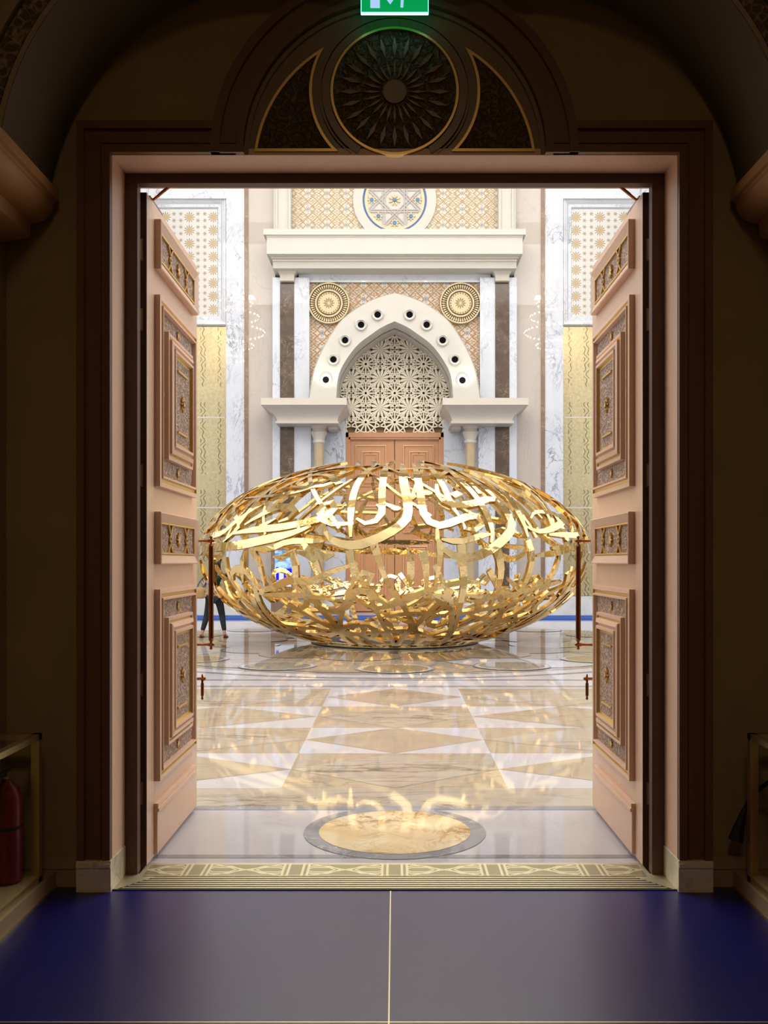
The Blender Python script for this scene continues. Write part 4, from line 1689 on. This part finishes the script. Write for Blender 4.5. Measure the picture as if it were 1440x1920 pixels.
chandelier(-7.4, 12.0, 12.0, 'tiered gold chandelier in the left half of the hall')
chandelier(7.4, 12.0, 12.0, 'tiered gold chandelier in the right half of the hall')
chandelier(0.0, 17.6, 11.5, 'tiered gold chandelier above the golden sculpture', 1.2)

# ================================================================== GOLDEN RIBBON SCULPTURE
EC = Vector((0, SC[1], 1.62))
EA, EB = 3.54, 1.72
sc_ = thing('ribbon_sculpture', 'huge flattened globe of interlaced polished gold ribbons standing on the inlaid hall floor', 'sculpture', (0, SC[1], 0.006))


def onell(p):
    d = p - EC
    k_ = 1.0 / math.sqrt((d.x ** 2 + d.y ** 2) / EA ** 2 + d.z ** 2 / EB ** 2)
    return EC + d * k_


def nrm(p):
    d = p - EC
    return Vector((d.x / EA ** 2, d.y / EA ** 2, d.z / EB ** 2)).normalized()


def sph(lam, phi):
    lam, phi = R(lam), R(phi)
    return EC + Vector((EA * math.cos(phi) * math.sin(lam), -EA * math.cos(phi) * math.cos(lam), EB * math.sin(phi)))


def hit(x, y):
    """first point of the globe seen in direction (x, y); points off the outline slide to it"""
    d = Vector(((x - CX) / F, 1.0, (CY - y) / F))
    o_ = Vector((0, 0, EYE)) - EC
    for _ in range(60):
        A_ = (d.x ** 2 + d.y ** 2) / EA ** 2 + d.z ** 2 / EB ** 2
        Bq = 2 * ((o_.x * d.x + o_.y * d.y) / EA ** 2 + o_.z * d.z / EB ** 2)
        Cq = (o_.x ** 2 + o_.y ** 2) / EA ** 2 + o_.z ** 2 / EB ** 2 - 1
        D = Bq * Bq - 4 * A_ * Cq
        if D > 0:
            t = (-Bq - math.sqrt(D)) / (2 * A_)
            return EC + o_ + d * t
        x = CX + (x - CX) * .985
        y = 1040 + (y - 1040) * .985
        d = Vector(((x - CX) / F, 1.0, (CY - y) / F))
    return EC


def ribbon(name, ctrl, w_, th=.05, step=.13, taper='both', lift=0.0, rotate=0.0):
    if rotate:
        rm = Matrix.Rotation(R(rotate), 3, 'Z')
        ctrl = [EC + rm @ (p - EC) for p in ctrl]
    pts = catm3(ctrl)
    L = [0]
    for a, b_ in zip(pts, pts[1:]):
        L.append(L[-1] + (b_ - a).length)
    if L[-1] < .05: return
    n = max(3, int(L[-1] / step))
    out = []
    k_ = 0
    for i in range(n + 1):
        d = L[-1] * i / n
        while k_ < len(L) - 2 and L[k_ + 1] < d: k_ += 1
        t = (d - L[k_]) / max(1e-9, L[k_ + 1] - L[k_])
        out.append(onell(pts[k_].lerp(pts[k_ + 1], min(1, t))))
    vs = []
    for i, p in enumerate(out):
        t = i / n
        if taper == 'both': ww = w_ * (.35 + .65 * min(1, 5 * t, 5 * (1 - t)))
        elif taper == 'end': ww = w_ * (1 - .75 * t)
        elif taper == 'belly': ww = w_ * (.3 + .9 * math.sin(PI * t))
        else: ww = w_
        tg = (out[min(i + 1, n)] - out[max(i - 1, 0)]).normalized()
        nn_ = nrm(p)
        sd = nn_.cross(tg).normalized()
        q_ = p + nn_ * lift
        for a, b_ in ((-1, -1), (1, -1), (1, 1), (-1, 1)):
            vs.append(q_ + sd * a * ww / 2 + nn_ * b_ * th / 2)
    mb = MB()
    fo, fe = [], []
    for i in range(n):
        k0, k1 = i * 4, i * 4 + 4
        for a in range(4):
            b_ = (a + 1) % 4
            (fo if a in (0, 2) else fe).append((k0 + a, k0 + b_, k1 + b_, k1 + a))
    fe += [(0, 1, 2, 3), (4 * n, 4 * n + 1, 4 * n + 2, 4 * n + 3)]
    mb.add(vs, fo + fe, 'gold')
    gi = mb.mi('gold_edge')
    mb.m = [0] * len(fo) + [gi] * len(fe)
    return mb.obj(name, sc_)


def catm3(pts, n=10):
    out = []
    P_ = [pts[0] * 2 - pts[1]] + list(pts) + [pts[-1] * 2 - pts[-2]]
    for i in range(1, len(P_) - 2):
        for j in range(n):
            t = j / n
            p0, p1, p2, p3 = P_[i - 1:i + 3]
            out.append(0.5 * ((2 * p1) + (p2 - p0) * t + (2 * p0 - 5 * p1 + 4 * p2 - p3) * t * t + (3 * p1 - p0 - 3 * p2 + p3) * t ** 3))
    out.append(pts[-1])
    return out


def A(ox, pts): return [hit(ox + x / 3.789, 860 + y / 3.789) for x, y in pts]


FR = [  # (kind, width, taper, control points)
    ('long_stroke', .14, 'both', A(360, [(60, 645), (300, 620), (560, 570), (740, 525), (850, 480)])),
    ('long_stroke', .12, 'both', A(360, [(300, 535), (430, 512), (640, 490), (840, 452), (960, 415), (1020, 350), (980, 312), (930, 340), (915, 395), (935, 440), (1010, 470), (1150, 465)])),
    ('curved_stroke', .11, 'belly', A(360, [(380, 475), (480, 415), (620, 352), (715, 350), (735, 395), (680, 435), (620, 455)])),
    ('long_stroke', .14, 'both', A(740, [(55, 45), (62, 160), (80, 260), (95, 360), (80, 440), (0, 505), (-100, 560), (-260, 615), (-400, 600), (-480, 540), (-500, 460)])),
    ('curved_stroke', .12, 'belly', A(360, [(770, 580), (850, 660), (960, 708), (1010, 680)])),
    ('long_stroke', .11, 'both', A(360, [(1385, 45), (1360, 150), (1350, 260), (1350, 380), (1320, 440), (1230, 465), (1170, 430)])),
    ('long_stroke', .11, 'both', A(360, [(1320, 45), (1200, 150), (1150, 260), (1130, 400), (1130, 560)])),
    ('long_stroke', .12, 'both', A(740, [(130, 45), (180, 250), (215, 420), (320, 480), (450, 440), (560, 410), (620, 460), (560, 512), (480, 490), (470, 440)])),
    ('long_stroke', .10, 'both', A(740, [(230, 55), (330, 180), (400, 330), (455, 415)])),
    ('long_stroke', .14, 'both', A(740, [(295, 190), (310, 270), (400, 335), (560, 325), (690, 290), (780, 370), (825, 500), (700, 630), (540, 705), (400, 680), (310, 600), (300, 500)])),
    ('long_stroke', .11, 'both', A(740, [(320, 50), (450, 150), (560, 260), (650, 400), (690, 520), (680, 600)])),
    ('long_stroke', .09, 'both', A(740, [(420, 85), (600, 190), (740, 320)])),
    ('long_stroke', .11, 'both', A(740, [(540, 95), (760, 240), (880, 400), (940, 560)])),
    ('long_stroke', .09, 'both', A(740, [(700, 140), (900, 290), (1040, 430)])),
    ('curved_stroke', .10, 'belly', A(740, [(900, 470), (1000, 520), (1100, 505), (1190, 445), (1130, 400), (1000, 385), (960, 430)])),
    ('curved_stroke', .10, 'both', A(740, [(1000, 690), (1180, 660), (1310, 600)])),
    ('curved_stroke', .09, 'both', A(740, [(330, 575), (470, 590), (600, 552), (680, 540)])),
    ('long_stroke', .09, 'both', A(740, [(0, 90), (200, 80), (370, 90), (300, 130), (100, 150)])),
    ('long_stroke', .08, 'both', A(740, [(1030, 260), (1200, 380), (1330, 500), (1350, 600)])),
    ('curved_stroke', .10, 'both', A(360, [(700, 210), (860, 210), (1000, 180), (980, 130), (840, 130), (740, 190)])),
    ('long_stroke', .08, 'both', A(360, [(380, 290), (600, 270), (800, 230), (1000, 150), (1150, 90)])),
    ('long_stroke', .09, 'both', A(360, [(400, 260), (520, 200), (700, 150), (900, 95), (1100, 70), (1300, 60)])),
    ('long_stroke', .08, 'both', A(360, [(560, 260), (700, 190), (880, 120), (1050, 90)])),
    ('long_stroke', .09, 'both', A(360, [(300, 530), (380, 420), (520, 260), (640, 170)])),
    ('long_stroke', .09, 'both', A(360, [(60, 520), (170, 400), (300, 290), (460, 200)])),
    ('curved_stroke', .10, 'both', A(360, [(80, 560), (200, 540), (300, 470), (420, 380), (520, 330)])),
    ('curved_stroke', .09, 'both', A(360, [(940, 590), (700, 590), (560, 640), (420, 640)])),
    # connecting verticals of the middle zone
    ('rib', .13, 'end', A(740, [(470, 610), (480, 740), (490, 880), (460, 1050), (430, 1180), (360, 1290)])),
    ('rib', .15, 'end', A(740, [(720, 640), (750, 760), (745, 860), (700, 1000), (640, 1070)])),
    ('rib', .12, 'end', A(740, [(940, 580), (970, 700), (930, 860), (830, 1010), (660, 1180), (540, 1270)])),
    ('rib', .11, 'end', A(740, [(320, 600), (320, 700), (300, 830), (280, 910)])),
    ('rib', .11, 'both', A(740, [(100, 640), (115, 760), (110, 900)])),
    ('rib', .13, 'end', A(740, [(200, 660), (220, 760), (225, 900), (210, 980)])),
    ('rib', .09, 'both', A(740, [(1170, 650), (1120, 820), (1000, 960)])),
    ('rib', .10, 'both', A(740, [(1330, 640), (1260, 860), (1120, 1020), (900, 1160)])),
    ('rib', .12, 'end', A(360, [(1120, 650), (1145, 780), (1150, 880), (1090, 960)])),
    ('rib', .13, 'end', A(360, [(1290, 600), (1330, 720), (1380, 860), (1440, 980)])),
    ('rib', .12, 'end', A(360, [(430, 640), (480, 740), (510, 850), (520, 900)])),
    ('rib', .10, 'both', A(360, [(380, 650), (360, 780), (370, 870)])),
    ('rib', .11, 'both', A(360, [(640, 700), (720, 680), (740, 800), (740, 920)])),
    ('rib', .12, 'end', A(360, [(150, 700), (150, 850), (230, 1000), (400, 1130), (560, 1220)])),
    ('rib', .10, 'end', A(360, [(240, 700), (280, 850), (400, 1000), (560, 1110)])),
    ('cross_stroke', .10, 'belly', A(360, [(460, 960), (600, 900), (720, 860), (850, 870), (1000, 800), (1180, 740)])),
    ('cross_stroke', .10, 'both', A(360, [(740, 660), (860, 700), (920, 810)])),
    ('cross_stroke', .12, 'belly', A(360, [(860, 1000), (920, 1060), (1020, 1075), (1110, 1030), (1130, 950), (1250, 930), (1330, 1000), (1440, 1050)])),
    ('cross_stroke', .10, 'both', A(740, [(0, 1010), (150, 960), (300, 910), (500, 870), (600, 880)])),
    ('cross_stroke', .10, 'both', A(740, [(260, 970), (460, 1090), (640, 1060), (830, 1020)])),
    ('cross_stroke', .09, 'both', A(740, [(800, 850), (900, 930), (1040, 900), (1180, 870)])),
    ('curved_stroke', .09, 'both', A(360, [(1170, 860), (1200, 810), (1270, 800), (1280, 860), (1220, 890), (1180, 870)])),
]
for kd, w_, tp, ct in FR:
    ribbon(kd, ct, w_, .055, .16, tp)
for rot in (118, 241):
    for kd, w_, tp, ct in FR[:27]:
        if kd != 'rib':
            ribbon(kd, ct, w_, .055, .2, tp, rotate=rot)

rg = random.Random(11)
# ribs running down to the base
for i in range(46):
    lam = i * 360 / 46 + rg.uniform(-3, 3)
    tw = rg.choice((-1, 1)) * rg.uniform(4, 22)
    p0 = rg.uniform(-20, -2) if i % 2 else rg.uniform(-34, -16)
    ribbon('rib', [sph(lam, p0), sph(lam + tw * .4, p0 * .6 - 64 * .4 * .9), sph(lam + tw * .8, -50), sph(lam + tw, -63)], rg.uniform(.07, .12), .05, .17, 'none')
# sweeping arcs of the underside
for i in range(48):
    lam = i * 360 / 48 * 1.0 + rg.uniform(-5, 5)
    ph = rg.choice((-22, -29, -36, -42, -48, -54, -59)) + rg.uniform(-3, 3)
    ln = rg.uniform(14, 34) / max(.45, math.cos(R(ph)))
    dp = rg.uniform(-7, 7)
    ribbon('cross_stroke', [sph(lam, ph), sph(lam + ln * .33, ph + dp + rg.uniform(-3, 3)), sph(lam + ln * .66, ph + dp * .5 + rg.uniform(-4, 4)), sph(lam + ln, ph - dp)], rg.uniform(.08, .13), .05, .17, 'belly')
# hooks and bowls of the lower half
for i in range(44):
    lam = i * 360 / 44 + rg.uniform(-4, 4)
    ph = rg.uniform(-46, -14)
    r_ = rg.uniform(2.6, 5.0)
    s_ = rg.choice((-1, 1))
    st_ = rg.uniform(0, 360)
    sp = rg.uniform(200, 330)
    cc = [sph(lam + s_ * r_ * math.cos(R(st_ + sp * t / 5)), ph + r_ * 1.5 * math.sin(R(st_ + sp * t / 5))) for t in range(6)]
    cc.append(cc[-1] + (cc[-1] - cc[-2]) * 1.3)
    ribbon('curved_stroke', cc, rg.uniform(.07, .11), .05, .13, 'belly')
# short dashes and lozenge dots
for i in range(92):
    lam = rg.uniform(0, 360)
    ph = rg.choice((rg.uniform(-60, -10), rg.uniform(-60, -20), rg.uniform(8, 50)))
    an = rg.uniform(0, 360)
    ln = rg.uniform(2.2, 5.5)
    a = sph(lam, ph)
    e = sph(lam + ln * math.cos(R(an)), ph + 1.6 * ln * math.sin(R(an)))
    ribbon('short_dash', [a, a.lerp(e, .5), e], rg.uniform(.07, .14), .05, .16, rg.choice(('both', 'none', 'end')))
# hairline diagonals over the shoulders
for i in range(30):
    lam = i * 12 + rg.uniform(-3, 3)
    tw = rg.choice((-1, 1)) * rg.uniform(8, 34)
    ribbon('thin_stroke', [sph(lam, rg.uniform(8, 20)), sph(lam + tw * .35, 34), sph(lam + tw, 58), sph(lam + tw * 1.3, 68)], rg.uniform(.045, .075), .045, .2, 'none')
mb = MB()
mb.disc(SC, 1.54, .008, .034, 'tar', 96)
mb.obj('base_disc', sc_)
mb = MB()
mb.ring(SC, 1.38, 1.50, .034, .085, 'gold', 96)
mb.ring(SC, .95, 1.02, .034, .06, 'gold_edge', 96)
mb.obj('base_ring', sc_)


# ================================================================== PERSON
def skin(name, verts, edges, mat, parent, root=0, sub=2):
    """verts: (x, y, z, rx, ry)"""
    me = bpy.data.meshes.new(name)
    off = Vector((0, 0, 0))
    me.from_pydata([v[:3] for v in verts], edges, [])
    me.materials.append(M[mat] if isinstance(mat, str) else mat)
    o_ = bpy.data.objects.new(name, me)
    COL.objects.link(o_)
    o_.parent = parent
    sm = o_.modifiers.new('skin', 'SKIN')
    sm.use_smooth_shade = True
    lay = me.skin_vertices[0] if me.skin_vertices else None
    if lay is None:
        bm = __import__('bmesh').new()
        bm.from_mesh(me)
        bm.verts.layers.skin.verify()
        bm.to_mesh(me)
        bm.free()
        lay = me.skin_vertices[0]
    for i, v in enumerate(verts):
        lay.data[i].radius = (v[3], v[4] if len(v) > 4 else v[3])
        lay.data[i].use_root = (i == root)
    ss = o_.modifiers.new('sub', 'SUBSURF')
    ss.levels = ss.render_levels = sub
    return o_


M['skin'] = plain('skin', (0.55, 0.30, 0.21), 0.5)
M['hair'] = plain('brown_hair', (0.045, 0.022, 0.014), 0.45, var=0.3, vs=40)
M['teal_top'] = plain('dark_teal_top', (0.006, 0.03, 0.045), 0.8)
M['leggings'] = plain('black_leggings', (0.008, 0.014, 0.02), 0.75)
M['sandal'] = plain('sandal_red', (0.25, 0.05, 0.04), 0.5)
M['tan'] = plain('tan_leather', (0.42, 0.26, 0.10), 0.5)
M['strap_blue'] = plain('blue_strap', (0.03, 0.07, 0.25), 0.7)
pr = thing('person', 'woman seen from behind in dark teal top and black leggings walking beside the sculpture', 'person', (-3.52, 18.62, 0.008))
# right leg of the picture planted, left one striding out
bv = [
    (-.02, 0, .83, .115, .10),    # 0 pelvis
    (-.01, 0, .98, .10, .08),     # 1 waist
    (.005, .01, 1.13, .115, .085),  # 2 chest
    (.02, .02, 1.235, .08, .065),  # 3 upper chest
    (.03, .025, 1.30, .040, .040),  # 4 neck
    (.035, .03, 1.36, .046, .050),  # 5 jaw
    (.035, .03, 1.43, .072, .085),  # 6 head
    (.035, .025, 1.50, .055, .065),  # 7 crown
    (-.12, .02, 1.215, .048), (-.20, .04, 1.09, .036), (-.21, .0, .98, .032), (-.19, -.08, .90, .025),     # 8-11 left arm
    (.155, .02, 1.215, .048), (.205, .03, 1.06, .036), (.215, .01, .96, .032), (.235, -.03, .83, .022),    # 12-15 right arm
    (-.10, .0, .78, .085, .085), (-.17, .06, .45, .055, .058), (-.205, .02, .30, .05), (-.255, -.03, .09, .034), (-.265, -.02, .045, .035, .03), (-.285, .10, .03, .032, .022),  # 16-21 left leg
    (.07, .0, .78, .085, .085), (.125, .05, .45, .055, .058), (.155, .0, .30, .05), (.195, -.06, .09, .034), (.20, -.06, .045, .035, .03), (.215, .07, .03, .034, .022),  # 22-27 right leg
]
be = [(0, 1), (1, 2), (2, 3), (3, 4), (4, 5), (5, 6), (6, 7), (3, 8), (8, 9), (9, 10), (10, 11), (3, 12), (12, 13), (13, 14), (14, 15),
      (0, 16), (16, 17), (17, 18), (18, 19), (19, 20), (20, 21), (0, 22), (22, 23), (23, 24), (24, 25), (25, 26), (26, 27)]
skin('body', bv, be, 'skin', pr)
# fingers (short separate chains rooted in the palm)
for wr, hd in (((-.19, -.08, .90), (-.18, -.11, .85)), ((.235, -.03, .83), (.24, -.045, .78))):
    wv, hv = Vector(wr), Vector(hd)
    d = (hv - wv).normalized()
    sd = Vector((0, 1, 0)).cross(d).normalized()
    vs_, es_ = [tuple(wv) + (.020, .014), tuple(wv.lerp(hv, .9)) + (.026, .012)], [(0, 1)]
    for j, ln in enumerate((.052, .062, .058, .045)):
        b0 = wv.lerp(hv, .9) + sd * (j - 1.5) * .016
        i0 = len(vs_)
        vs_ += [tuple(b0) + (.0075,), tuple(b0 + d * ln * .55 + Vector((0, -.004, 0))) + (.007,), tuple(b0 + d * ln + Vector((0, -.014, 0))) + (.006,)]
        es_ += [(1, i0), (i0, i0 + 1), (i0 + 1, i0 + 2)]
    i0 = len(vs_)
    tb = wv.lerp(hv, .4) + sd * -.022
    vs_ += [tuple(tb) + (.009,), tuple(tb + d * .03 - sd * .016) + (.008,), tuple(tb + d * .05 - sd * .018) + (.006,)]
    es_ += [(0, i0), (i0, i0 + 1), (i0 + 1, i0 + 2)]
    skin('hand', vs_, es_, 'skin', pr, 0, 1)
skin('hair', [(.035, .0, 1.45, .088, .095), (.035, .005, 1.50, .07, .08), (.03, -.05, 1.40, .06, .04), (.03, -.07, 1.30, .04, .03), (.025, -.075, 1.20, .018, .015)],
     [(0, 1), (0, 2), (2, 3), (3, 4)], 'hair', pr)
skin('top', [(-.02, 0, .80, .135, .115), (-.01, 0, .98, .112, .092), (.005, .01, 1.13, .128, .098), (.02, .018, 1.225, .092, .075),
             (-.115, .02, 1.215, .062), (-.185, .035, 1.12, .052), (.15, .02, 1.215, .062), (.195, .028, 1.12, .052)],
     [(0, 1), (1, 2), (2, 3), (3, 4), (4, 5), (3, 6), (6, 7)], 'teal_top', pr)
skin('leggings', [(-.02, 0, .83, .125, .112), (-.10, .0, .76, .098, .095), (-.17, .06, .45, .064, .068), (-.205, .02, .30, .060), (-.25, -.025, .12, .044),
                  (.07, .0, .76, .098, .095), (.125, .05, .45, .064, .068), (.155, .0, .30, .060), (.192, -.055, .12, .044)],
     [(0, 1), (1, 2), (2, 3), (3, 4), (0, 5), (5, 6), (6, 7), (7, 8)], 'leggings', pr)
for (x, y) in ((-.272, .03), (.208, .0)):
    mb = MB()
    n = 20
    pts = [(-3.52 + x + .043 * math.cos(2 * PI * i / n), 18.62 + y + .125 * math.sin(2 * PI * i / n)) for i in range(n)]
    mb.prism_z(pts, .008, .024, 'tar')
    mb.tube([(-3.52 + x - .04, 18.62 + y + .04, .02), (-3.52 + x, 18.62 + y + .05, .068), (-3.52 + x + .04, 18.62 + y + .04, .02)], .009, 'sandal', 8)
    mb.tube([(-3.52 + x - .036, 18.62 + y - .07, .02), (-3.52 + x, 18.62 + y - .105, .075), (-3.52 + x + .036, 18.62 + y - .07, .02)], .008, 'sandal', 8)
    mb.obj('sandal', pr)
# shoulder bag
bg = thing('shoulder_bag', 'tan shoulder bag with blue strap hanging at the walking woman', 'bag', (-3.80, 18.56, .84))
mb = MB()
bx, by = -3.80, 18.50
lv = [(.78, .07, .025), (.80, .10, .045), (.90, .10, .05), (.98, .085, .035), (1.0, .075, .02)]
vs = []
n = 16
for z, a_, b2 in lv:
    for i in range(n):
        t = 2 * PI * i / n
        ca, sa = math.cos(t), math.sin(t)
        vs.append((bx + a_ * math.copysign(abs(ca) ** .6, ca), by + b2 * math.copysign(abs(sa) ** .6, sa), z))
fs = [(a_ * n + i, a_ * n + (i + 1) % n, (a_ + 1) * n + (i + 1) % n, (a_ + 1) * n + i) for a_ in range(4) for i in range(n)]
fs += [tuple(range(n)), tuple(range(4 * n, 5 * n))]
mb.add(vs, fs, 'tan')
mb.obj('pouch', bg, smooth=True)
mb = MB()
mb.tube([(bx - .06, by, .98), (bx + .0, by - .005, 1.10), (bx + .10, by + .03, 1.24), (bx + .17, by + .10, 1.285), (bx + .17, by + .17, 1.24), (bx + .06, by + .06, 1.0)], .012, 'strap_blue', 8)
mb.obj('strap', bg, smooth=True)
